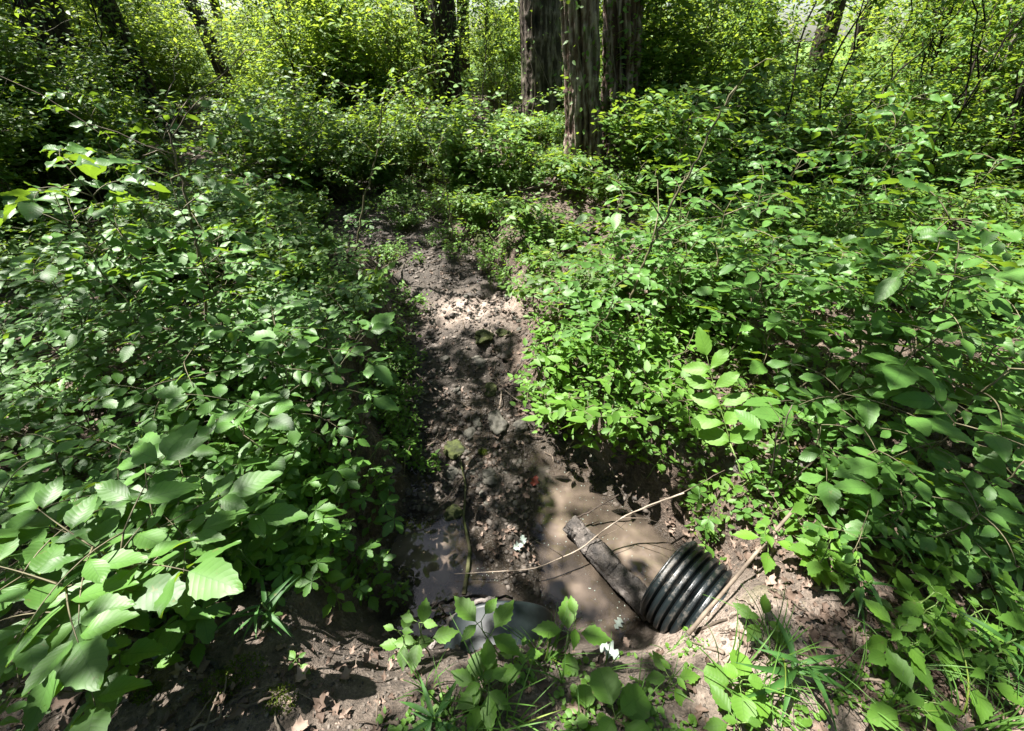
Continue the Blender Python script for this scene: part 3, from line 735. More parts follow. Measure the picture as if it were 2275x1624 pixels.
# ------------------------------------------------------------------ plant models
def compound(gl, gs, p0, d, L, pairs, Lf, rng, T=None, droop=.25, mat=0, roll=0.0):
    """a pinnate leaf: stalk and leaflets"""
    d = nrm(np.asarray(d, float)); e = p0 + d * L + np.array([0, 0, -droop * L])
    c = curve(p0, e, droop * L * .35, 9); tube(gs, c, np.linspace(.0022, .001, 9), 4)
    side = nrm(np.cross(d, [0, 0, 1.])); up = np.cross(side, d); up = nrm(up + side * roll)
    ts = np.linspace(.34, .93, pairs)
    for k, t in enumerate(ts):
        q = np.array([np.interp(t * 8, np.arange(9), c[:, a]) for a in range(3)])
        s = Lf * (.72 + .28 * math.sin(math.pi * (.25 + .6 * k / max(1, pairs - 1)))) * rng.uniform(.85, 1.12)
        for sg in (-1, 1):
            dv = d * rng.uniform(.45, .75) + side * sg + np.array([0, 0, rng.uniform(-.35, .1)])
            nn = up + rng.normal(0, .15, 3)
            put(gl, T_HV[rng.randint(5)], q + nrm(side) * sg * .006, dv, nn, s, rng.rand(1), mat, rng.uniform(.85, 1.15))
    put(gl, T or T_HERO, c[-1], c[-1] - c[-3] + rng.normal(0, .01, 3), up + rng.normal(0, .2, 3), Lf * rng.uniform(1.05, 1.3), rng.rand(1), mat, 1.1)
def sapling_model(seed, h, nodes, Lf, pairs, T, reach=1.0):
    rng = np.random.RandomState(seed); gl, gs = Geo(), Geo()
    top = np.array([rng.normal(0, .12) * h, rng.normal(0, .12) * h, h])
    st = curve([0, 0, -.03], top, 0, 10, .10, rng); st[:, 2] = np.linspace(-.03, h, 10)
    tube(gs, st, np.linspace(.0035 + .004 * h, .002, 10), 6)
    a0 = rng.rand() * 6.28
    for k in range(nodes):
        t = 1 - .62 * k / max(1, nodes); q = np.array([np.interp(t * 9, np.arange(10), st[:, a]) for a in range(3)])
        for s in (0, 1):
            az = a0 + k * 1.45 + s * math.pi + rng.normal(0, .3); el = rng.uniform(.15, .5)
            L = reach * Lf * (pairs * .62 + .9) * rng.uniform(.8, 1.15)
            compound(gl, gs, q, [math.cos(az), math.sin(az), el], L, pairs, Lf * rng.uniform(.8, 1.1), rng, T, rng.uniform(.12, .4), roll=rng.normal(0, .15))
    root = empty('sapling'); kid(root, gs.obj('stem', M['stem'], root)); kid(root, gl.obj('foliage', M['hero'], root))
    return root
def creeper_model(seed, n, Lf):
    rng = np.random.RandomState(seed); gl, gs = Geo(), Geo()
    for k in range(n):
        r = .04 + .17 * math.sqrt(rng.rand()); a = rng.rand() * 6.28; h = rng.uniform(.05, .2)
        p = np.array([math.cos(a) * r, math.sin(a) * r, h]); tube(gs, curve([p[0] * .3, p[1] * .3, -.02], p, .01, 6), np.linspace(.0018, .001, 6), 4)
        nn = nrm(np.array([rng.normal(0, .25), rng.normal(-.1, .25), 1.])); f = rng.rand() * 6.28; s = Lf * rng.uniform(.7, 1.2)
        x = nrm(np.cross(nn, [1, 0, .1])); y = np.cross(nn, x); rn = rng.rand()
        for j in range(5):
            an = f + (j - 2) * 1.12; D = x * math.cos(an) + y * math.sin(an) - nn * .12
            put(gl, T_CREEP, p, D, nn, s * (1, .95, 1.12, .95, .9)[j] * (.75 if j in (0, 4) else 1), [rn * .7 + .3 * rng.rand()], 0, 1.05)
    root = empty('creeper_plant'); kid(root, gs.obj('stem', M['greenstem'], root)); kid(root, gl.obj('foliage', M['creeper'], root))
    return root
def seedling_model(seed, h, whorls, Lf, T, mat='herb', wm=1.0, name='seedling'):
    rng = np.random.RandomState(seed); gl, gs = Geo(), Geo()
    st = curve([0, 0, -.02], [rng.normal(0, .02), rng.normal(0, .02), h], 0, 6, .06, rng); tube(gs, st, np.linspace(.003, .0016, 6), 5)
    a0 = rng.rand() * 6.28
    for k in range(whorls):
        t = 1 - .7 * k / max(1, whorls); q = np.array([np.interp(t * 5, np.arange(6), st[:, a]) for a in range(3)])
        for j in range(2):
            an = a0 + k * 1.57 + j * math.pi + rng.normal(0, .2); D = np.array([math.cos(an), math.sin(an), .28 if k else .6])
            s = Lf * (.55 if k == 0 else .9 + .15 * rng.rand())
            pe = q + D * s * .3; tube(gs, np.array([q, (q + pe) / 2 + [0, 0, .002], pe]), [.0013] * 3, 4)
            put(gl, T, pe, D * [1, 1, .1], [rng.normal(0, .2), rng.normal(0, .2), 1], s, [rng.rand()], 0, wm)
    root = empty(name); kid(root, gs.obj('stem', M['greenstem'], root)); kid(root, gl.obj('foliage', M[mat], root))
    return root
def shrub_model(seed, h, spread, Lf, nst, per, T, mat='shrub', name='leafy_shrub', jit=.02, sub=5):
    rng = np.random.RandomState(seed); gl, gs = Geo(), Geo(); Q = []; DD = []
    for s in range(nst):
        az = rng.rand() * 6.28; hh = h * rng.uniform(.55, 1.05); rr = spread * rng.uniform(.25, 1)
        e = np.array([math.cos(az) * rr, math.sin(az) * rr, hh]); c = curve([rng.normal(0, .04), rng.normal(0, .04), -.03], e, h * .10, 10, .08, rng)
        tube(gs, c, np.linspace(.004 + .004 * h, .002, 10), 5); br = [(c, 3)]
        for b_ in range(sub):
            t = rng.uniform(.25, 1); q = np.array([np.interp(t * 9, np.arange(10), c[:, a]) for a in range(3)])
            az2 = az + rng.normal(0, 1.3); L = spread * rng.uniform(.25, .6)
            c2 = curve(q, q + [math.cos(az2) * L, math.sin(az2) * L, L * rng.uniform(-.15, .6)], L * .06, 8, .08, rng); tube(gs, c2, np.linspace(.0022, .001, 8), 4); br.append((c2, 0))
        for c_, st in br:
            m = per; tt = np.linspace(.12 if st == 0 else .35, 1, m); nn = len(c_)
            q = np.stack([np.interp(tt * (nn - 1), np.arange(nn), c_[:, a]) for a in range(3)], -1) + rng.normal(0, jit, (m, 3))
            dr = nrm(c_[-1] - c_[0]); sd_ = nrm(np.cross(dr, [0, 0, 1.]) + 1e-6); sg = np.where(np.arange(m) % 2 == 0, 1, -1)[:, None]
            Q.append(q); DD.append(dr[None] * .5 + sd_[None] * sg + rng.normal(0, .3, (m, 3)))
    Q = np.concatenate(Q); DD = np.concatenate(DD); DD[:, 2] -= .12; m = len(Q)
    put(gl, T, Q, DD, np.stack([rng.normal(0, .45, m), rng.normal(-.12, .45, m), np.ones(m)], -1), Lf * rng.uniform(.6, 1.2, m), rng.rand(m))
    root = empty(name); kid(root, gs.obj('stems', M['stem'], root)); kid(root, gl.obj('foliage', M[mat], root))
    return root
def blades(g, rng, n, L, w, spread=.04, base=(0, 0, 0)):
    for k in range(n):
        a = rng.rand() * 6.28; l = L * rng.uniform(.5, 1.1); tilt = rng.uniform(.15, .9); r = spread * rng.rand()
        b = np.array(base) + [math.cos(a) * r, math.sin(a) * r, 0]; t = np.linspace(0, 1, 8)
        o_ = np.stack([math.cos(a) * l * tilt * t ** 1.6, math.sin(a) * l * tilt * t ** 1.6, l * (t - .55 * tilt * t ** 2.4)], -1) + b
        sd_ = np.array([-math.sin(a), math.cos(a), 0]); ww = w * (1 - t ** 2.2)[:, None] * .5 + .0003
        V = np.concatenate([o_ - sd_ * ww, o_ + [0, 0, -w * .2], o_ + sd_ * ww]); i = np.arange(7)
        g.add(V, [np.stack([i, i + 1, i + 9, i + 8], -1), np.stack([i + 8, i + 9, i + 17, i + 16], -1)], rng.rand())
def grass_model(seed, n, L, w):
    g = Geo(); blades(g, np.random.RandomState(seed), n, L, w); return g.obj('grass_tuft', M['grass'])
def scatter(models, pts, label, cat, group, rng, smin=.8, smax=1.2, tilt=.0, fmt=True):
    """first use of each model moves it, later ones copy it"""
    for k, p in enumerate(pts):
        mdl = models[k % len(models)]
        o = mdl if k < len(models) else copy_tree(mdl)
        s = rng.uniform(smin, smax); o.location = tuple(map(float, p)); o.scale = (s, s, s * rng.uniform(.9, 1.1)); o.rotation_euler = (rng.normal(0, tilt + 1e-6), rng.normal(0, tilt + 1e-6), rng.rand() * 6.28)
        tag(o, label + ' ' + where(p) if fmt else label, cat, group + (' ' + where(p) if fmt else ''))
def ground_pts(n, box, ok, rng, tries=60):
    out = []
    for _ in range(n * tries):
        if len(out) >= n: break
        p = PT(rng.uniform(box[0], box[2]), rng.uniform(box[1], box[3]))
        if ok(p): p[2] = hz(p); out.append(p)
    return out
off = lambda d0: (lambda p: float(stream_d(p[0], p[1])) > d0)
R1 = np.random.RandomState(11)
def clear_view(p, h):
    """keep tall things off the sight lines to the stream, the pool and the pipes"""
    for hh in (h, h * .6):
        u, v, f = proj([p[0], p[1], p[2] + hh])
        sx = np.interp(v, [430, 520, 560, 640, 760, 900, 1000, 1150, 1300, 1420], [900, 930, 960, 1020, 1020, 1040, 1080, 1150, 1180, 1200])
        sw = np.interp(v, [430, 520, 560, 640, 760, 900, 1000, 1150, 1300, 1420], [60, 110, 140, 140, 150, 160, 210, 290, 300, 330])
        if 550 < v < 1440 and abs(u - sx) < sw: return False
    return True
# --- knee-high saplings with large serrated leaves: top of crown at a pixel, height above ground, model size
HERO = [(150, 1240, .52, 0), (300, 1140, .46, 2), (70, 1370, .46, 2), (40, 1120, .5, 0), (250, 1300, .36, 4), (110, 1475, .26, 5), (230, 1190, .5, 2), (120, 1310, .48, 0), (340, 1230, .36, 2),
        (190, 340, 1.05, 6), (310, 410, .95, 7), (110, 450, .95, 8), (250, 505, .8, 9), (60, 590, .7, 6), (180, 640, .6, 7), (420, 480, .7, 8), (520, 560, .6, 9), (620, 540, .6, 6),
        (610, 665, .55, 7), (700, 690, .5, 8), (770, 620, .5, 9), (720, 800, .5, 0), (620, 840, .45, 1), (500, 900, .42, 2), (780, 745, .45, 3), (430, 800, .45, 4), (340, 880, .4, 5),
        (700, 930, .35, 4), (560, 760, .5, 5), (400, 1010, .36, 0), (500, 1090, .3, 3), (590, 400, .8, 6), (790, 470, .45, 9), (310, 700, .5, 8), (90, 760, .5, 9), (180, 880, .42, 5), (40, 960, .4, 1), (260, 1010, .36, 4),
        (1400, 440, .75, 6), (1520, 400, .8, 7), (1640, 450, .75, 8), (1760, 410, .8, 9), (1960, 440, .9, 7), (1820, 540, .7, 8), (1940, 600, .7, 9), (2070, 560, .8, 6), (2180, 620, .8, 7),
        (1700, 600, .6, 8), (1740, 720, .5, 0), (1850, 700, .55, 1), (1980, 740, .6, 2), (2100, 760, .6, 3), (2220, 800, .6, 4), (1790, 850, .45, 5), (1900, 860, .5, 0), (2010, 880, .5, 1),
        (2130, 920, .5, 2), (2230, 1000, .45, 3), (2060, 1000, .42, 4), (1940, 980, .42, 5), (1820, 960, .4, 0), (2150, 1090, .38, 1), (2040, 1120, .34, 2), (2250, 690, .7, 8),
        (1520, 620, .4, 9), (1470, 520, .55, 6), (1580, 540, .6, 7), (2110, 480, .8, 9), (2240, 560, .8, 6), (1740, 1130, .22, 4), (1960, 1180, .25, 1), (2210, 1200, .25, 5)]
sm = [sapling_model(300 + k, 1.0, 4, .22, 2, T_HERO) for k in range(0)]
SMOD = {}
def smodel(i, h):
    """models 0-5 big leaves for the near bank, 6-9 for taller saplings further off; built once per size class"""
    if i not in SMOD:
        if i < 6: SMOD[i] = (sapling_model(320 + i, .40, 3, (.118, .082, .118, .085, .075, .07)[i], (2, 3, 2, 3, 3, 3)[i], (T_HERO, T_HERO2)[i % 2]), .40)
        else: SMOD[i] = (sapling_model(340 + i, .8, 5, (.10, .088, .105, .095)[i - 6], (3, 4, 3, 4)[i - 6], (T_HERO, T_HERO2)[i % 2]), .8)
        return SMOD[i][0], SMOD[i][1]
    r, h0 = SMOD[i]; return copy_tree(r), h0
for p_ in ground_pts(34, (-60, 330, 2330, 620), lambda p: float(stream_d(p[0], p[1])) > .6 and 3.0 < p[1] < 9 and clear_view(p, 1.2) and not (1080 < proj(p)[0] < 1480) and not (330 < proj(p)[0] < 600 and p[1] > 5), R1):
    h_ = float(R1.uniform(.8, 1.35)); u_, v_, _ = proj(p_ + np.array([0, 0, h_])); HERO.append((float(u_), max(621.0, float(v_)) if False else float(v_), h_ / 1.16 - .04, int(R1.choice([6, 7, 8, 9]))))
for p_ in ground_pts(62, (-60, 420, 2330, 1000), lambda p: float(stream_d(p[0], p[1])) > .3 and p[1] > 1.7 and clear_view(p, .5) and not (1480 < proj(p)[0] < 1760 and proj(p)[1] > 800), R1):
    h_ = float(R1.uniform(.22, .6)); u_, v_, _ = proj(p_ + np.array([0, 0, h_])); HERO.append((float(u_), float(v_), h_, int(R1.choice([1, 3, 6, 7, 8, 9]))))
for (u, v, h, i) in HERO:
    if i >= 6 and v < 620 and not (560 < u < 1100): h = h * 1.16 + .05
    p = at_h(u, v, h); o, h0 = smodel(i, h); b = np.array([p[0], p[1], hz(p)]); s = h / h0
    s2 = max(s, .72) if i < 6 else min(1.0, max(s, .78))
    o.location = tuple(map(float, b)); o.scale = (s2, s2, s); o.rotation_euler = (R1.normal(0, .07), R1.normal(0, .07), R1.rand() * 6.28)
    size = 'tall' if h > .75 else 'knee high' if h > .38 else 'low'
    tag(o, f'{size} sapling with large toothed leaflets {where(b)}', 'sapling', f'{size} big leaved saplings {where(b)}')
# the upright yellow green compound leaf in the sun on the right bank
rng = np.random.RandomState(5); gl, gs = Geo(), Geo(); b = PT(1650, 1080); b[2] = hz(b)
q0 = at_h(1622, 985, .36); q1 = PD(1570, 790, float(proj(q0)[2]) - .03)
c = curve(q0, q1, 0, 12, .02, rng); tube(gs, np.array([b, (b + q0) / 2 + [0.01, 0, 0], q0]) - b, [.005, .004, .003], 6); tube(gs, c - b, np.linspace(.0028, .0012, 12), 5)
ax = nrm(q1 - q0); tocam = nrm(np.array([0, 0, CAM_Z]) - q0); sd_ = nrm(np.cross(ax, tocam)); L_ = np.linalg.norm(q1 - q0)
for k, t in enumerate(np.linspace(.02, .84, 5)):
    q = np.array([np.interp(t * 11, np.arange(12), c[:, a]) for a in range(3)])
    for sg in (-1, 1): put(gl, T_HV[rng.randint(5)], q - b, sd_ * sg + ax * rng.uniform(.35, .7) + rng.normal(0, .10, 3), tocam + [0, 0, .5] + rng.normal(0, .25, 3), L_ * .33 * (1.1 - .2 * t) * rng.uniform(.85, 1.15), [rng.uniform(.7, .98)], 0, 1.0)
put(gl, T_HERO, c[-1] - b, ax, tocam + [0, 0, .5], L_ * .33, [.95], 0, 1.0)
root = tag(empty('upright_leaf_shoot', b), 'bright yellow green feathered shoot standing upright on the right bank', 'plant')
kid(root, gs.obj('stem', M['greenstem'], root)); kid(root, gl.obj('foliage', M['herb'], root))

# --- five-fingered creeper over the left and right banks
cm = [creeper_model(400 + k, 5 + k % 3, .06 + .012 * (k % 3)) for k in range(8)]
def okc_free(p): return not (1480 < proj(p)[0] < 1680 and proj(p)[1] > 860)
def okc(p):
    if 1480 < proj(p)[0] < 1680 and 880 < proj(p)[1] < 1100: return False
    return float(stream_d(p[0], p[1])) > .12 and p[1] > .62 + .12 * (p[0] > .5)
def okbank(p): return okc(p) and not (p[0] > .2 and p[0] < 1.45 and p[1] < 1.15) and (p[1] > .72 or p[0] < -1.3)
pts = ground_pts(150, (-60, 640, 860, 1400), okbank, R1) + ground_pts(45, (1350, 620, 2330, 1250), okbank, R1)
scatter(cm, pts, 'low five fingered creeper plant', 'creeper', 'five fingered creepers', R1, .75, 1.2, .12)
# --- ovate herbs
hm = [seedling_model(450 + k, (.10, .16, .22, .13)[k % 4], (3, 3, 4, 3)[k % 4], .065 + .012 * (k % 3), T_SERR) for k in range(8)]
pts = ground_pts(80, (-40, 1000, 860, 1420), lambda p: okbank(p), R1) + ground_pts(60, (1180, 640, 1700, 1130), lambda p: okc(p) and p[1] > .95, R1) + ground_pts(50, (1700, 1130, 2300, 1480), lambda p: p[0] > 1.0 and not (proj(p)[0] < 1930 and proj(p)[1] > 1310), R1)
scatter(hm, pts, 'leafy herb with paired toothed leaves', 'herb', 'paired leaf herbs', R1, .8, 1.25, .12)
pts = ground_pts(44, (1190, 720, 1560, 1010), lambda p: float(stream_d(p[0], p[1])) > -.02 and okc_free(p), R1)
scatter([shrub_model(760 + k, .30, .28, (.06, .085, .05)[k % 3], 4, 5, T_MID, 'herb', jit=.012, sub=3, name='bank_herb') for k in range(5)], pts, 'bushy little herb', 'herb', 'bushy little herbs', R1, .5, 1.4, .1)
pts = ground_pts(40, (840, 560, 980, 1060), lambda p: -.12 < float(stream_d(p[0], p[1])) < .25, R1) + ground_pts(34, (1030, 490, 1230, 660), lambda p: float(stream_d(p[0], p[1])) > .02, R1) + ground_pts(46, (700, 320, 1010, 505), lambda p: float(stream_d(p[0], p[1])) < .5, R1) + ground_pts(16, (860, 520, 1120, 600), lambda p: -.4 < float(stream_d(p[0], p[1])) < .1, R1)
scatter([shrub_model(770 + k, .20, .22, .040, 4, 8, T_MID, 'herb', jit=.012, sub=2, name='trailing_herb') for k in range(4)], pts, 'thin trailing herb', 'herb', 'thin trailing herbs', R1, .7, 1.2, .1)
# --- hero seedlings near the pipes: pixel of the crown, height, size
for (u, v, h, s, txt) in [(1112, 1385, .17, .085, 'six leaved seedling growing over the half buried pipe'), (1262, 1385, .16, .09, 'dark six leaved seedling right of the half buried pipe'),
        (930, 1400, .15, .075, 'bushy seedling at the left rim of the half buried pipe'), (885, 1395, .13, .06, 'small seedling left of the bushy one by the half buried pipe'),
        (1095, 1500, .15, .075, 'broad leaved seedling in front of the half buried pipe'), (1062, 1545, .12, .06, 'small seedling below the broad leaved one'), (1150, 1450, .09, .045, 'tiny feathery seedling at the front of the half buried pipe'),
        (810, 1310, .12, .065, 'fresh green seedling on the left edge of the pool'), (735, 1330, .12, .06, 'bright seedling on the bare soil edge'), (1500, 1500, .10, .055, 'round leaved seedling below the ribbed pipe'),
        (1590, 1245, .10, .055, 'yellow green four leaved seedling beside the ribbed pipe'), (1380, 1590, .10, .075, 'bright rounded seedling at the bottom edge'), (650, 1465, .06, .035, 'lone tiny seedling on the bare soil'),
        (1840, 1210, .16, .07, 'sunlit seedling at the foot of the right saplings'), (2035, 1560, .14, .08, 'toothed four leaved seedling in the lower right corner'), (1660, 1520, .13, .06, 'dark seedling with rounded leaves right of centre at the bottom'),
        (1715, 1380, .09, .06, 'sunlit heart leaved seedling on the bright soil'), (300, 1460, .10, .07, 'seedling with five leaflets at the edge of the bare soil'), (430, 1390, .12, .06, 'seedling in the fringe of leaves above the bare soil'),
        (1290, 1560, .07, .05, 'pleated mallow like seedling at the bottom edge'), (1640, 1590, .1, .06, 'seedling among grass at the bottom edge'), (2200, 1500, .12, .07, 'seedling under the right edge of the picture')]:
    k = int(u + v) % 97
    if 850 < u < 1330 and 1370 < v < 1420:
        p = PT(u, 1462); best = min(np.linspace(.04, .40, 60), key=lambda q_: abs(proj([p[0], p[1], p[2] + q_])[1] - v)); h = float(best)
        p[0] += (u - float(proj([p[0], p[1], p[2] + h])[0])) / F_ * 1.5
    else: p = at_h(u, v, h)
    p[2] = hz(p)
    m = seedling_model(500 + k, h, 3 if s > .05 else 2, s * (1.3 if 'mallow' in txt or 'rounded' in txt else 1.35), T_ROUND if 'mallow' in txt or 'rounded' in txt else T_SERR, wm=1.0); m.location = tuple(map(float, p)); m.rotation_euler = (0, 0, R1.rand() * 6.28)
    tag(m, txt, 'seedling')
# --- strap-leaved plants
for (u, v, h, s, txt) in [(1785, 1470, .16, .20, 'spiky plant with long dark strap leaves on the sunlit soil'), (575, 1340, .16, .12, 'pale strap leaved shoot at the edge of the bare soil'), (1985, 1150, .22, .15, 'dense clump of narrow leaves right of the sunlit herbs'),
        (2060, 1180, .2, .14, 'narrow leaved clump under the dark right saplings'), (960, 1590, .12, .13, 'strap leaved plant cut by the bottom edge'), (1930, 1290, .16, .12, 'strap leaved plant on the right of the bright herbs'), (2250, 1420, .18, .14, 'strap leaved plant at the right edge')]:
    p = at_h(u, v, h); p[2] = hz(p); rng = np.random.RandomState(u); gl, gs = Geo(), Geo()
    tube(gs, curve([0, 0, -.02], [0.01, 0, h], 0, 5), np.linspace(.004, .002, 5), 5)
    for j in range(11):
        a = j * 2.4 + rng.normal(0, .35); t = .25 + .75 * j / 11
        put(gl, T_STRAP, [0.0, 0, h * t], [math.cos(a), math.sin(a), .9 - .75 * rng.rand()], [rng.normal(0, .3), rng.normal(0, .3), 1], s * rng.uniform(.6, 1.2), [rng.rand()], 0, 1.1)
    root = tag(empty('strap_leaved_plant', p), txt, 'plant'); kid(root, gs.obj('stem', M['greenstem'], root)); kid(root, gl.obj('foliage', M['strap'], root))
# --- grass tufts
gm = [grass_model(600 + k, 7 + 2 * k, .16 + .02 * k, .004) for k in range(6)]
pts = ground_pts(26, (1150, 1440, 2300, 1640), lambda p: p[1] < .75, R1) + ground_pts(22, (1180, 700, 1500, 1050), okc, R1) + ground_pts(10, (1880, 1350, 2290, 1500), lambda p: True, R1) + ground_pts(6, (850, 1480, 1200, 1640), lambda p: p[1] < .6, R1)
scatter(gm, pts, 'loose tuft of thin grass', 'grass tuft', 'grass tufts', R1, .7, 1.25, .1)
# --- tiny ground plants as a carpet on the berm
g = Geo(); rng = np.random.RandomState(77); q = []
for _ in range(2600):
    u, v = rng.uniform(850, 2300), rng.uniform(1395, 1650)
    if vnoise(u / 90, v / 60, 0, 8) < -.05 + (.5 if v < 1480 and u > 1500 else 0): continue
    p = PT(u, v)
    if p[2] > -.35: q.append(p + [0, 0, rng.uniform(.004, .03)])
q = np.array(q); n = len(q); a = rng.rand(n) * 6.28
for tmpl, sl in ((T_ROUND, slice(0, n, 3)), (T_MID, slice(1, n, 3)), (T_MID, slice(2, n, 3))):
    k_ = len(q[sl]); put(g, tmpl, q[sl], np.stack([np.cos(a[sl]), np.sin(a[sl]), rng.normal(0, .2, k_)], -1), np.stack([rng.normal(0, .3, k_), rng.normal(0, .3, k_), np.ones(k_)], -1), rng.uniform(.010, .026, k_), rng.rand(k_))
tag(g.obj('ground_cover', M['herb']), 'tiny green leaves carpeting the foreground soil', 'ground cover', None, 'stuff')

T4, TW, TS, TV, T2 = PT(1205, 285), PT(1300, 410), PT(540, 268), PT(1000, 262), PT(378, 305)
def trunk_view(p, h):
    u, v, f = proj(p); vt = proj([p[0], p[1], p[2] + h])[1]
    for T_, a_, b_, lim in ((T4, 1060, 1300, 262), (TW, 1235, 1430, 372), (TS, 425, 575, 262), (T2, 330, 425, 300), (TV, 950, 1050, 205)):
        if a_ < u < b_ and p[1] < T_[1] and vt < lim: return False
    return True
# --- shrubs of the middle distance
sh_low = [shrub_model(700 + k, .42, .42, (.075, .06, .088)[k % 3], 6, 12, T_MID, jit=.02, sub=6, name='low_bush') for k in range(5)]
sh_mid = [shrub_model(720 + k, .95, .75, (.085, .07, .095)[k % 3], 9, 18, T_MID, jit=.035, sub=8, name='waist_high_bush') for k in range(5)]
sh_tall = [shrub_model(740 + k, 2.3, 1.35, (.12, .10)[k % 2], 11, 19, T_LOW, 'far', jit=.07, sub=8, name='tall_bush') for k in range(5)]
TR = np.array([t[1][:2] for t in trees])
def oktree(p, r=.45): return np.min(np.hypot(TR[:, 0] - p[0], TR[:, 1] - p[1])) > r
GP = [PT(1040, 690), PT(980, 700), PT(1090, 680), PT(930, 585)]
# low ones: near the stream and on both banks
pts = ground_pts(14, (1120, 300, 1260, 340), lambda p: True, R1) + ground_pts(16, (1150, 385, 1480, 440), lambda p: True, R1) + ground_pts(215, (-80, 330, 2340, 700), lambda p: not (1180 < proj(p)[0] < 1520 and proj(p)[1] > 600 and R1.rand() < .6) and (float(stream_d(p[0], p[1])) > .22 or p[1] > 5.4) and p[1] > 2.4 and oktree(p, .3) and all(np.hypot(p[0] - q_[0], p[1] - q_[1]) > .75 for q_ in GP) and clear_view(p, .3) and not (1180 < proj(p)[0] < 1460 and proj(p)[1] < 405), R1)
scatter(sh_low, pts, 'low bush of small oval leaves', 'low bush', 'low small leaved bushes', R1, .75, 1.25, .08)
def okm(p):
    u, v, f = proj(p); ut, vt, _ = proj([p[0], p[1], p[2] + .9])
    if not trunk_view(p, 1.1): return False
    if 1180 < u < 1450 and v > 395: return False            # keeps the foot of the twin trunk in sight
    return (float(stream_d(p[0], p[1])) > .4 or p[1] > 6.8) and p[1] > 5.2 and oktree(p, .5) and clear_view(p, .9)
pts = ground_pts(280, (-80, 175, 2340, 470), okm, R1)
scatter(sh_mid, pts, 'waist high bush of small leaves', 'bush', 'waist high bushes', R1, .45, 1.35, .08)
def okt(p):
    u, v, f = proj(p)
    if 1010 < u < 1540 and p[1] < 12: return False
    if 400 < u < 575 and p[1] < 13.5: return False
    if 1730 < u < 1880 and v > 195: return False
    if in_gap(p[0], p[1], 1.1): return False
    return p[1] > 8.5 and oktree(p, .9)
pts = ground_pts(270, (-80, 112, 2340, 320), okt, R1)
scatter(sh_tall, pts, 'tall airy bush', 'tall bush', 'tall bushes', R1, .6, 1.35, .05)
# --- slim understory saplings with dark stems
def pole_model(seed):
    rng = np.random.RandomState(seed); gl, gs = Geo(), Geo(); h = rng.uniform(3.2, 4.6)
    for s_ in range(1 + rng.randint(3)):
        st = curve([rng.normal(0, .08), rng.normal(0, .08), -.05], [rng.normal(0, .45), rng.normal(0, .45), h * rng.uniform(.7, 1)], 0, 16, .05, rng); r0 = rng.uniform(.009, .018); tube(gs, st, np.linspace(r0, .004, 16), 6)
        for b_ in range(17):
            t = rng.uniform(.16, 1); q = np.array([np.interp(t * 15, np.arange(16), st[:, a]) for a in range(3)]); az = rng.rand() * 6.28; L = rng.uniform(.3, .9) * (1.1 - .5 * t)
            c2 = curve(q, q + [math.cos(az) * L, math.sin(az) * L, L * rng.uniform(-.05, .5)], L * .05, 8, .08, rng); tube(gs, c2, np.linspace(.0035, .001, 8), 4)
            m = 22; tt = rng.uniform(.25, 1, m); qq = np.stack([np.interp(tt * 7, np.arange(8), c2[:, a]) for a in range(3)], -1) + rng.normal(0, .035, (m, 3)); a = rng.rand(m) * 6.28
            put(gl, T_MID, qq, np.stack([np.cos(a), np.sin(a), rng.normal(-.3, .3, m)], -1), np.stack([rng.normal(0, .4, m), rng.normal(-.1, .4, m), np.ones(m)], -1), rng.uniform(.05, .095, m), rng.rand(m))
    root = empty('understory_sapling'); kid(root, gs.obj('stems', M['bark_dark'], root)); kid(root, gl.obj('foliage', M['shrub'], root)); return root
def okp(p):
    u, v, f = proj(p)
    return p[1] > 5.0 and float(stream_d(p[0], p[1])) > .5 and oktree(p, .6) and not (1020 < u < 1440 and p[1] < T4[1] + .5) and not (340 < u < 575 and p[1] < TS[1] + .5) and not (1740 < u < 1860 and v > 190) and not (in_gap(p[0], p[1], .7))
pts = ground_pts(75, (-60, 170, 2330, 470), okp, R1)
scatter([pole_model(800 + k) for k in range(7)], pts, 'slim dark stemmed sapling with sparse leaves', 'sapling', 'slim understory saplings', R1, .75, 1.15, .09)
# leafy twigs in front of the twin trunk, left corner and right
for (u, v, h, s, txt) in [(1425, 384, 2.6, .72, 'tall sunlit bush leaning across the right stem of the twin tree'), (1565, 350, 2.3, .75, 'pale flowering bush right of the twin tree'), (90, 430, 1.9, 1.0, 'dark bush filling the upper left corner'),
        (230, 420, 1.8, .9, 'dark bush below the corner trunk'), (20, 520, 1.9, .9, 'dark bush at the left edge below the corner trunk'), (2230, 400, 1.7, .9, 'sunlit yellow green bush at the right edge')]:
    b = PT(u, v); b[2] = hz(b)
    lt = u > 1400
    m = shrub_model(int(u), h, s, .095 if lt else .075, 20 if lt else 16, 26, T_MID, 'far' if lt else 'shrub', jit=.08, sub=13); m.location = tuple(map(float, b)); tag(m, txt, 'shrub')
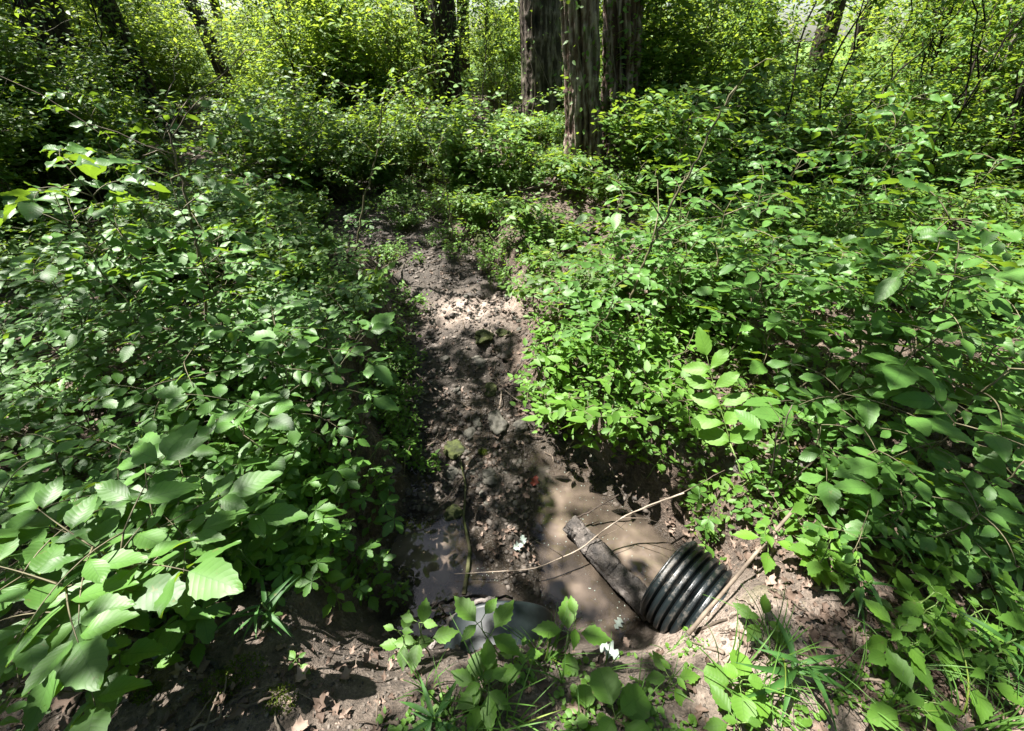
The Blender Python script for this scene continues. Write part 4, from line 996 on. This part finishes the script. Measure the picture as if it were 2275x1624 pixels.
# climbing leaves on trunks
for (k, txt, n, z0, z1) in [(1, 'climbing leaves on the second trunk from the left', 700, .4, 3.2), (6, 'climbing leaves wrapping the vine clad trunk', 1100, .3, 4.5), (4, 'few climbing leaves on the left stem of the twin tree', 130, .5, 3), (5, 'climbing leaves on the right stem of the twin tree', 420, .3, 3.2), (3, 'sparse climbing leaves on the thick dark trunk', 60, .3, 3), (0, 'climbing leaves on the corner trunk', 450, .3, 3)]:
    root, b, p, rad = trees[k]; rng = np.random.RandomState(k + 60); g = Geo()
    z = rng.uniform(z0, z1, n) + b[2]; a = rng.normal(-1.5, 1.2, n); c = np.stack([np.interp(z, p[:, 2], p[:, 0]), np.interp(z, p[:, 2], p[:, 1]), z], -1); rr = np.interp(z, p[:, 2], rad) * 1.12 + rng.exponential(.05, n)
    out = np.stack([np.cos(a), np.sin(a), 0 * a], -1)
    put(g, T_MID, c + out * rr[:, None] - b, np.stack([rng.normal(0, 1.1, n), rng.normal(-.2, .5, n), rng.normal(-.5, .6, n)], -1) + out * .5, out * .5 + rng.normal(0, .5, (n, 3)) + [0, 0, .7], rng.uniform(.05, .09, n), rng.rand(n))
    for j in range(3):
        zz = np.linspace(-.1, z1, 20) + b[2]; aa = -1.5 + .9 * (j - 1) + .5 * np.sin(zz * 2 + j)
        cc = np.stack([np.interp(zz, p[:, 2], p[:, 0]) + np.cos(aa) * np.interp(zz, p[:, 2], rad) * 1.12, np.interp(zz, p[:, 2], p[:, 1]) + np.sin(aa) * np.interp(zz, p[:, 2], rad) * 1.12, zz], -1)
        tube(g, cc - b, [.008] * 20, 5, mat=1)
    o = g.obj('climbing_vine', [M['shrub'], M['twig']]); o.location = tuple(map(float, b)); tag(o, txt, 'vine', None)

# --- leaf carpet under it all
g = Geo(); rng = np.random.RandomState(81); q = []
U = rng.uniform(-80, 2350, 42000); Vv = 170 + 1230 * rng.rand(42000) ** .9
d = np.stack([(U - W_ / 2) / F_, CP + SP * (H_ / 2 - Vv) / F_, -SP + CP * (H_ / 2 - Vv) / F_], -1)
t = (CAM_Z + .1) / -np.minimum(d[:, 2], -.01); p = d * t[:, None]; x, y = p[:, 0], p[:, 1]
k_ = ((stream_d(x, y) > .10) | (y > 5.6)) & ((y > .8) | (np.abs(x) > 1.2)) & (y < 40) & (vnoise(x * 1.6, y * 1.6, 0, 15) > np.where(y < 6, -.02, -.35)) & ~((x > .4) & (x < 1.5) & (y < 1.05))
x, y = x[k_], y[k_]; n = len(x); z = Hh(x, y, False) + rng.uniform(.02, .16, n) * np.clip(.5 + .12 * y, 0, 1.8); a = rng.rand(n) * 6.28
put(g, T_MID, np.stack([x, y, z], -1), np.stack([np.cos(a), np.sin(a), rng.normal(-.1, .25, n)], -1), np.stack([rng.normal(0, .35, n), rng.normal(-.1, .35, n), np.ones(n)], -1), rng.uniform(.025, .06, n) * np.clip(.7 + .13 * y, .6, 3), rng.rand(n))
tag(g.obj('undergrowth', M['shrub']), 'low small leaves covering the wood floor', 'undergrowth', None, 'stuff')

# ------------------------------------------------------------------ drain pipes
def revolve(g, p0, axis, prof, sides=96, mat=0, sag=.0):
    """prof: list of (distance along axis, radius)"""
    axis = nrm(np.array(axis, float)); up = np.array([0, 0, 1.]); A = nrm(np.cross(axis, up)); B = np.cross(A, axis)
    th = np.linspace(0, 2 * np.pi, sides, endpoint=False); V = []
    for s, r in prof:
        rr = r * (1 + .012 * np.sin(2 * th + s * 2) + .006 * np.sin(5 * th))
        V.append(p0 + axis * s + rr[:, None] * (np.cos(th)[:, None] * A + np.sin(th)[:, None] * B))
    V = np.concatenate(V); n = len(prof); i = np.arange(n - 1)[:, None]; j = np.arange(sides)[None]
    g.add(V, [np.stack([i * sides + j, (i + 1) * sides + j, (i + 1) * sides + (j + 1) % sides, i * sides + (j + 1) % sides], -1).reshape(-1, 4)], mat=mat)
p0 = P(1480, 1278, -.45); ax = np.array([.64, -.77, .04]); RO = .222
prof = []; s = 0.0; pitch = .037
for k in range(20):
    for t in np.linspace(0, 1, 14, endpoint=False):
        # broad rounded rib, narrow groove
        r = RO - .032 * (1 - min(1, 1.12 * math.sin(math.pi * t) ** .55 if 0 < t < 1 else 0))
        prof.append((s + t * pitch, r))
    s += pitch
g = Geo(); revolve(g, p0, ax, prof)
rim = Geo(); revolve(rim, p0, ax, [(.0, RO - .024), (-.006, RO - .024), (-.008, RO - .034), (0, RO - .040), (.04, RO - .040), (.78, RO - .040)])
root = tag(empty('ribbed_drain_pipe', p0), 'black corrugated plastic drain pipe sticking out of the bank into the pool', 'pipe')
o = g.obj('ribbed_wall', M['plastic'], root); o.matrix_parent_inverse = Matrix.Translation(-Vector(p0.tolist()))
o = rim.obj('inner_liner', M['plastic'], root); o.matrix_parent_inverse = Matrix.Translation(-Vector(p0.tolist()))
p1 = np.array([-.060, .735, -.575]); ax1 = np.array([.10, -1, .02]); r1 = .258
g = Geo(); revolve(g, p1, ax1, [(.0, r1 - .012), (0, r1), (.004, r1 + .003), (.016, r1 + .003), (.02, r1), (.12, r1 - .001), (.22, r1), (.5, r1)])
g2 = Geo(); revolve(g2, p1, ax1, [(.0, r1 - .012), (.001, r1 - .014), (.02, r1 - .014), (.5, r1 - .014)])
root = tag(empty('buried_drain_pipe', p1), 'dusty dark smooth pipe end half buried in soil', 'pipe')
for gg, nn in ((g, 'outer_wall'), (g2, 'inner_liner')):
    o = gg.obj(nn, M['smooth_plastic'], root); o.matrix_parent_inverse = Matrix.Translation(-Vector(p1.tolist()))

# ------------------------------------------------------------------ log, branches, sticks
def stick(name, label, pts, r0, r1, mat, cat='stick', group=None, sides=7, twigs=0, seed=1, rough=.0, sub=5):
    w = np.array(pts, float); t = np.linspace(0, len(w) - 1, sub * (len(w) - 1) + 1); Wp = np.stack([np.interp(t, np.arange(len(w)), w[:, k]) for k in range(3)], -1)
    rng = np.random.RandomState(seed); Wp[1:-1] = (Wp[:-2] + 2 * Wp[1:-1] + Wp[2:]) / 4; Wp[1:-1] += rng.normal(0, min(r0 * .35, .004) * (.25 if sides > 20 else 1) * (.3 if 'pole' in name else 1), Wp[1:-1].shape)
    g = Geo(); rf = None
    if rough: rf = lambda th, i, p: 1 + rough * (fbm(np.cos(th) * 2 + 0 * i, np.sin(th) * 2 + 0 * i, i * .10 + 0 * th, seed, 3) + .5 * np.abs(vnoise(np.cos(th) * 7 + 0 * i, np.sin(th) * 7 + 0 * i, i * .12 + 0 * th, seed + 3)))
    rad = np.linspace(r0, r1, len(Wp)) * (1 + rng.normal(0, .015 if sides > 20 else .06, len(Wp)))
    o0 = Wp[0].copy(); tube(g, Wp - o0, rad, sides, ridge=rf, rnd=rng.rand())
    for k in range(twigs):
        i = rng.randint(1, len(Wp) - 1); dr = nrm(Wp[min(i + 1, len(Wp) - 1)] - Wp[i - 1]); L = np.linalg.norm(Wp[-1] - Wp[0]) * rng.uniform(.12, .3)
        e = Wp[i] + nrm(dr + rng.normal(0, .6, 3) + [0, 0, .15]) * L; tube(g, curve(Wp[i], e, 0, 5, .08, rng) - o0, np.linspace(rad[i] * .6, .001, 5), 5)
    o = g.obj(name, mat); o.location = tuple(map(float, o0)); tag(o, label, cat, group); return o
G = lambda u, v, dz=0.0: PT(u, v) + [0, 0, dz]
stick('fallen_log', 'rotten grey log lying in the muddy pool against the ribbed pipe', [P(1268, 1162, -.60), P(1300, 1200, -.60), P(1350, 1255, -.595), P(1400, 1305, -.60), P(1450, 1360, -.61)], .054, .060, M['logbark'], 'log', None, 48, 0, 3, .17, 16)
stick('fallen_branch', 'long thin tan branch lying across the pool and over the log', [P(1010, 1275, -.62), P(1100, 1270, -.60), P(1190, 1264, -.56), P(1290, 1220, -.54), P(1345, 1175, -.50), P(1390, 1145, -.44), P(1450, 1120, -.36), P(1520, 1095, -.24)], .002, .005, M['twig'], 'branch', None, 7, 5, 4)
pa_, pb_ = P(1765, 1130, .02), P(1528, 1408, -.19)
stick('straight_pole', 'straight pale pole leaning over the ribbed pipe', [pa_ + (pb_ - pa_) * t_ for t_ in (0, .33, .66, 1)], .0065, .0080, M['twig'], 'stick', None, 8, 0, 5)
stick('fallen_branch', 'dark forked branch behind the half buried pipe', [P(930, 1375, -.60), P(965, 1345, -.59), P(1010, 1330, -.56), P(1060, 1325, -.53), P(1140, 1330, -.52)], .010, .006, M['bark_dark'], 'branch', None, 8, 3, 6)
stick('curved_root', 'muddy curved root hugging the rim of the half buried pipe', [P(955, 1440, -.45), P(985, 1395, -.46), P(1020, 1360, -.40), P(1060, 1338, -.34), P(1100, 1330, -.32)], .012, .009, M['logbark'], 'root', None, 8, 0, 16)
stick('mossy_branch', 'moss covered branch lying along the mud in the pool', [P(1020, 1010, -.60), P(1035, 1080, -.61), P(1030, 1150, -.63), P(1045, 1225, -.65), P(1030, 1320, -.66)], .004, .010, M['mossy'], 'branch', None, 9, 1, 7, .3)
stick('fallen_branch', 'thin dark twig sloping down to the tip of the log', [P(1275, 1152, -.60), P(1310, 1138, -.56), P(1338, 1120, -.52), P(1375, 1098, -.45)], .006, .004, M['bark_dark'], 'branch', None, 6, 2, 8)
stick('fallen_stick', 'bleached stick on the right edge of the shaded stream bed', [G(1150, 905, .01), G(1180, 925, .02), G(1220, 945, .015), G(1270, 962, .01)], .010, .005, M['twig'], 'stick', None, 7, 1, 9)
stick('fallen_stick', 'long bowed twig arching over the left half of the shaded bed', [G(860, 750, .05), G(900, 820, .08), G(960, 870, .05), G(1030, 905, .03), G(1080, 890, .02)], .006, .003, M['twig'], 'stick', None, 6, 4, 10)
stick('fallen_stick', 'dark twig leaning from the left bank onto the pebbles', [G(1040, 1045, .02), G(990, 1130, .06), G(950, 1170, .08), G(900, 1195, .10)], .006, .004, M['bark_dark'], 'stick', None, 6, 3, 11)
stick('fallen_stick', 'thick short stick on the bare soil at the lower left', [G(415, 1448, .01), G(455, 1465, .012), G(498, 1486, .008)], .010, .008, M['logbark'], 'stick', None, 8, 0, 12)
stick('fallen_stick', 'pale forked twig at the left end of the gravel bar', [G(840, 610, .03), G(900, 580, .06), G(960, 575, .05), G(1000, 560, .03)], .012, .005, M['twig'], 'stick', None, 7, 4, 13)
stick('fallen_log', 'dark fallen log under the leaves on the left bank', [G(440, 470, .06), G(540, 478, .07), G(640, 488, .07), G(720, 490, .05)], .055, .045, M['bark_dark'], 'log', None, 16, 0, 14, .15)
stick('fallen_log', 'dark fallen log below the ridged twin trunk', [G(1150, 505, .07), G(1240, 520, .08), G(1330, 540, .05)], .07, .05, M['bark_dark'], 'log', None, 16, 0, 15, .15)
stick('fallen_branch', 'long grey branch lying in leaves before the twin trunk', [G(1060, 470, .12), G(1160, 450, .16), G(1230, 435, .16), G(1310, 395, .2)], .012, .006, M['twig'], 'branch', None, 7, 4, 17)
stick('fallen_log', 'mossy log half hidden below the right saplings', [G(1610, 1050, .03), G(1700, 1045, .04), G(1790, 1040, .03)], .03, .025, M['logbark'], 'log', None, 16, 0, 18, .2)
for k, (a, b_) in enumerate([((1690, 1100), (1760, 900)), ((1705, 1110), (1725, 960)), ((1680, 1090), (1630, 1010)), ((1720, 1100), (1820, 1010))]):
    p = PT(*a); p[2] -= .02; q = pix_line(p, *b_)
    stick('dry_stem', ['long bare tan stem rising among the right herbs', 'thin upright bare stem beside the long tan one', 'short bare stem leaning left among the right herbs', 'bare stem leaning right under the sunlit sapling'][k], [p, (p + q) / 2 + [.01, 0, 0], q], .0045, .002, M['twig'], 'stem', None, 6, 3, 30 + k)
rng = np.random.RandomState(91)
for k in range(95):
    reg = [(860, 560, 1150, 1010), (820, 470, 1120, 660), (1150, 950, 1400, 1120), (100, 1480, 900, 1610), (1550, 1330, 2000, 1500)][(0, 0, 1, 1, 2, 3, 4)[k % 7]]
    p = PT(rng.uniform(reg[0], reg[2]), rng.uniform(reg[1], reg[3])); a = rng.rand() * 3.14; L = rng.uniform(.06, .22) * (.6 + .2 * p[1]); d = np.array([math.cos(a), math.sin(a), 0]) * L
    pa, pb = p - d / 2, p + d / 2; pm = p + rng.normal(0, .1, 3) * L
    for q in (pa, pb, pm): q[2] = hz(q) + rng.uniform(.006, .03)
    w = where(p); stick('twig', 'short dry twig lying ' + (('in the gravel ' if reg[1] < 700 else 'on the stones of the stream bed') if reg[0] in (860, 820) else w), [pa, pm, pb], rng.uniform(.003, .008) * (.8 + .15 * p[1]), .002, M['twig'], 'twig', 'short dry twigs lying about', 5, rng.randint(0, 3), 100 + k)

# ------------------------------------------------------------------ stones and pebbles
import bmesh
def ico(sub):
    bm = bmesh.new(); bmesh.ops.create_icosphere(bm, subdivisions=sub, radius=1.0); bm.verts.ensure_lookup_table()
    V = np.array([v.co[:] for v in bm.verts]); Fa = np.array([[v.index for v in f.verts] for f in bm.faces]); bm.free(); return V, Fa
I3, I2, I1 = ico(4), ico(2), ico(1)
def rock(name, label, p, s, mat, seed, group=None, flat=.55, asp=1.3, cat='stone'):
    V, Fa = I3; n = fbm(V[:, 0] * 1.1, V[:, 1] * 1.1, V[:, 2] * 1.1, seed, 3); q = np.sign(V) * np.abs(V) ** .93
    n2 = fbm(V[:, 0] * 5, V[:, 1] * 5, V[:, 2] * 5, seed + 5, 3); out = q * (1 + .36 * n + .09 * n2)[:, None] * np.array([asp, 1, flat]) * s
    g = Geo(); g.add(out, [Fa], .4 + .3 * n2); o = g.obj(name, mat); o.location = tuple(map(float, p)); o.rotation_euler = (0, 0, seed * 1.7); tag(o, label, cat, group); return o
for k, (u, v, w, mt, txt, fl) in enumerate([(1105, 938, 52, 'stone', 'largest angular grey stone on the shaded stream bed', .6), (1155, 948, 36, 'stone', 'rounded grey stone right of the largest one', .6), (1010, 998, 50, 'mossy', 'round green mossy stone in the stream bed', .5),
        (1075, 748, 46, 'mossy', 'mossy stone just below the sunlit gravel', .5), (1120, 742, 30, 'mossy', 'small mossy lump right of the mossy stone', .6), (1205, 1066, 60, 'stone', 'flat slab at the head of the pool', .22), (1090, 1072, 30, 'stone', 'small brown stone left of the flat slab', .6),
        (1045, 965, 34, 'stone', 'flat dark stone left of the largest grey stone', .4), (975, 910, 34, 'stone', 'flat stone at the left of the shaded bed', .3), (1090, 865, 36, 'mossy', 'brown mossy stone in the middle of the shaded bed', .5), (1060, 800, 30, 'stone', 'dark rounded stone in the upper shaded bed', .6),
        (1175, 560, 40, 'mossy', 'mossy hump on the right bank above the gravel', .8), (1075, 540, 38, 'mossy', 'sunlit mossy stump like lump above the gravel', .9), (940, 1105, 30, 'pebble', 'pale pebble on the sunlit left pool edge', .6), (905, 1095, 24, 'pebble', 'small round brown pebble on the sunlit left pool edge', .7),
        (1530, 1412, 16, 'pebble', 'small pale stone below the ribbed pipe', .8), (1010, 1140, 40, 'mossy', 'moss topped stone beside the mossy branch', .5), (1195, 1092, 0, 'stone', '', .3), (1320, 1015, 26, 'stone', 'grey stone on the right pool bank', .5), (1800, 870, 0, 'stone', '', .3)]):
    if not w: continue
    p = PT(u, v); f = float(proj(p)[2]); s = w * f / F_ / 2 / 1.2; p[2] += s * fl * .12
    rock('stone', txt, p, s, M[mt], 40 + k, None, fl)
rng = np.random.RandomState(93)
for k in range(150):
    reg = [(870, 740, 1180, 1060), (850, 1040, 960, 1150), (880, 640, 1160, 760), (1180, 960, 1400, 1080), (1000, 1040, 1180, 1180)][(0, 0, 0, 1, 2, 3, 4)[k % 7]]
    p = PT(rng.uniform(reg[0], reg[2]), rng.uniform(reg[1], reg[3]))
    if p[2] < WATER_Z - .01: continue
    s = rng.uniform(.008, .022) * (.7 + .2 * p[1]) * (1 + .9 * (rng.rand() < .2)); p[2] += s * .2
    rock('stone', {870: 'small stone on the shaded stream bed', 850: 'small stone on the sunlit left pool edge', 880: 'small stone in the sunlit gravel', 1180: 'small stone on the right pool bank', 1000: 'small stone on the mud spit'}[reg[0]], p, s, M[('stone', 'pebble')[k % 2]], 200 + k,
         {870: 'small stones of the shaded bed', 850: 'small stones at the left pool edge', 880: 'small stones in the sunlit gravel', 1180: 'small stones of the right pool bank', 1000: 'small stones on the mud spit'}[reg[0]], rng.uniform(.4, .8))
def pebbles(n, fun, smin, smax, seed, lump=I1):
    rng = np.random.RandomState(seed); g = Geo(); V, Fa = lump; xs_, ys_ = fun(rng, n); k = len(xs_)
    s = smin * (smax / smin) ** rng.rand(k) ** 1.5; sc3 = rng.uniform(.6, 1.3, (k, 3)); sc3[:, 2] *= .6; th = rng.rand(k) * 6.28
    nz = rng.uniform(.8, 1.2, (k, len(V))); Vs = V[None] * nz[..., None] * (sc3 * s[:, None])[:, None]
    cx_, sx_ = np.cos(th)[:, None], np.sin(th)[:, None]; xx = Vs[..., 0] * cx_ - Vs[..., 1] * sx_; yy = Vs[..., 0] * sx_ + Vs[..., 1] * cx_
    zz = Hh(xs_, ys_); out = np.stack([xx + xs_[:, None], yy + ys_[:, None], Vs[..., 2] + (zz + s * .12)[:, None]], -1)
    off_ = (np.arange(k) * len(V))[:, None, None]; g.add(out.reshape(-1, 3), [(Fa[None] + off_).reshape(-1, 3)], np.repeat(rng.rand(k), len(V))); return g
def bedf(rng, n):
    y = .9 + 6.2 * rng.rand(n) ** 1.3; x = np.interp(y, YS, XS) + rng.uniform(-1, 1, n) * (np.interp(y, YS, WS) + .12); k = (Hh(x, y, False) > WATER_Z - .02) & (vnoise(x * 3, y * 3, 0, 66) > -.45) & (stream_d(x, y) < .22); return x[k], y[k]
tag(pebbles(10000, bedf, .003, .026, 5).obj('gravel', M['pebble']), 'mixed gravel and pebbles of the stream bed', 'gravel', None, 'stuff')
def bermf(rng, n): x = rng.uniform(-1.6, 2.2, n); y = rng.uniform(.12, 1.1, n); k = Hh(x, y, False) > -.45; return x[k], y[k]
tag(pebbles(11000, bermf, .0015, .009, 6).obj('soil_crumbs', M['pebble']), 'crumbs of soil and grit on the foreground bank', 'grit', None, 'stuff')

# ------------------------------------------------------------------ leaf litter
def litter(n, fun, smin, smax, seed, T=T_DEAD, lift=.006):
    rng = np.random.RandomState(seed); x, y = fun(rng, n); k = len(x); a = rng.rand(k) * 6.28; g = Geo()
    put(g, T, np.stack([x, y, Hh(x, y) + rng.uniform(.001, lift, k)], -1), np.stack([np.cos(a), np.sin(a), rng.normal(0, .22, k)], -1), np.stack([rng.normal(0, .35, k), rng.normal(0, .35, k), np.ones(k)], -1), rng.uniform(smin, smax, k), rng.rand(k), 0, rng.uniform(.5, 1.1, k)); return g
def floorf(rng, n):
    U = rng.uniform(-80, 2350, n); V_ = rng.uniform(260, 1640, n); dy = (H_ / 2 - V_) / F_; d2 = -SP + CP * dy; t = (CAM_Z + .1) / -np.minimum(d2, -.02); x = (U - W_ / 2) / F_ * t; y = (CP + SP * dy) * t
    keep = (vnoise(x * 2.5, y * 2.5, 0, 33) > -.35) | (y > .9); keep &= (Hh(x, y, False) > WATER_Z + .02); keep &= (stream_d(x, y) > -.05) | (rng.rand(n) < .55); keep &= (y > 1.0 + .2 * vnoise(x * 3, y * 3, 0, 34)) | (rng.rand(n) < .16) | ((x > 1.0) & (rng.rand(n) < .5)); return x[keep], y[keep]
tag(litter(15000, floorf, .02, .06, 8).obj('leaf_litter', M['dead']), 'dry brown leaves strewn over the wood floor', 'leaf litter', None, 'stuff')
def crumbf(rng, n): x, y = floorf(rng, n); k = y < 5; return x[k], y[k]
tag(litter(16000, crumbf, .006, .02, 9, T_LOW, .004).obj('litter_fragments', M['dead']), 'small broken leaf pieces on the soil', 'leaf litter', None, 'stuff')
# fine twigs in the litter
g = Geo(); rng = np.random.RandomState(17); x, y = floorf(rng, 1500); k = y < 6; x, y = x[k][:1000], y[k][:1000]
for a_, b_ in zip(x, y):
    th = rng.rand() * 6.28; L = rng.uniform(.02, .09); e = np.array([a_ + math.cos(th) * L, b_ + math.sin(th) * L]); 
    tube(g, np.array([[a_, b_, hz((a_, b_)) + .006], [(a_ + e[0]) / 2, (b_ + e[1]) / 2, hz(e) + .012], [e[0], e[1], hz(e) + .006]]), [.0012, .0012, .0008], 4, rnd=rng.rand())
tag(g.obj('twig_litter', M['twig']), 'fine broken twigs scattered over the soil', 'twig litter', None, 'stuff')
# specks floating on the pool
g = Geo(); rng = np.random.RandomState(18); n = 700; x = rng.uniform(-.7, .95, n); y = rng.uniform(.75, 1.8, n); k = (Hh(x, y, False) < WATER_Z - .01) & (vnoise(x * 4, y * 4, 0, 9) > -.2); x, y = x[k], y[k]; n = len(x); a = rng.rand(n) * 6.28
put(g, T_LOW, np.stack([x, y, np.full(n, WATER_Z + .0015)], -1), np.stack([np.cos(a), np.sin(a), 0 * a], -1), [0, 0, 1], rng.uniform(.003, .010, n), rng.rand(n))
tag(g.obj('floating_debris', M['pale']), 'pale specks and bits floating on the muddy water', 'floating debris', None, 'stuff')
# single leaves that show
for (u, v, dz, s, T, mt, txt, a) in [(1183, 1083, .012, .075, T_DEAD, 'red', 'red brown leaf at the head of the pool', 1.2), (1140, 1222, .03, .06, T_DEAD, 'pale', 'pale wet leaf on the mud in the pool', .3), (1165, 1212, .03, .05, T_DEAD, 'pale', 'smaller pale wet leaf beside the first on the mud', 1.9),
        (1375, 1462, .02, .09, T_OAK, 'pale', 'large pale lobed leaf on the soil between the pipes', 2.6), (1362, 1408, .02, .06, T_OAK, 'pale', 'small pale lobed leaf behind the large one', .9), (1282, 990, .02, .055, T_OAK, 'pale', 'pale leaf on the right stream bank', 0.4), (1660, 1260, .02, .06, T_DEAD, 'dead', 'curled brown leaf beside the straight pole', 1.4),
        (120, 1570, .015, .09, T_OAK, 'dead', 'grey brown lobed leaf in the lower left corner', .4), (345, 1470, .012, .05, T_DEAD, 'pale', 'narrow white leaf at the edge of the bare soil', 1.5), (455, 1500, .02, .055, T_DEAD, 'dead', 'brown curled leaf on the shady soil at the lower left', 2.0)]:
    p = PT(u, v); p[2] = max(hz(p), WATER_Z) + dz * .5; g = Geo(); put(g, T, [0, 0, 0], [math.cos(a), math.sin(a), .1], [.1, -.2, 1], s, [.6]); o = g.obj('fallen_leaf', M[mt]); o.location = tuple(map(float, p)); tag(o, txt, 'fallen leaf')
# moss cushions on the bare soil
for k, (u, v, s) in enumerate([(545, 1490, .05), (490, 1530, .05), (620, 1560, .045), (330, 1540, .03), (1050, 1570, .03), (1205, 880, .07), (1075, 1005, .03)]):
    p = PT(u, v); rng = np.random.RandomState(k + 5); g = Geo(); n = 420; a = rng.rand(n) * 6.28; r = s * np.sqrt(rng.rand(n)); xy = np.stack([np.cos(a) * r * 1.4, np.sin(a) * r], -1)
    hh = .35 * s * np.sqrt(np.clip(1 - (r / s) ** 2, 0, 1)); D = np.stack([rng.normal(0, .5, n), rng.normal(0, .5, n), np.ones(n)], -1)
    put(g, T_LOW, np.concatenate([xy, hh[:, None] - .002], 1), D, rng.normal(0, 1, (n, 3)) + [0, -.6, .2], rng.uniform(.006, .013, n), rng.rand(n))
    o = g.obj('moss_cushion', M['moss']); o.location = tuple(map(float, (p[0], p[1], hz(p)))); tag(o, ['green moss cushion in the middle of the bare soil', 'moss cushion just left below the middle one', 'moss cushion nearest the bottom edge on the bare soil', 'small moss cushion by the lower left leaves', 'small moss cushion at the bottom edge before the half buried pipe', 'bright moss on the right stream bank', 'moss patch beside the mossy stone'][k], 'moss')
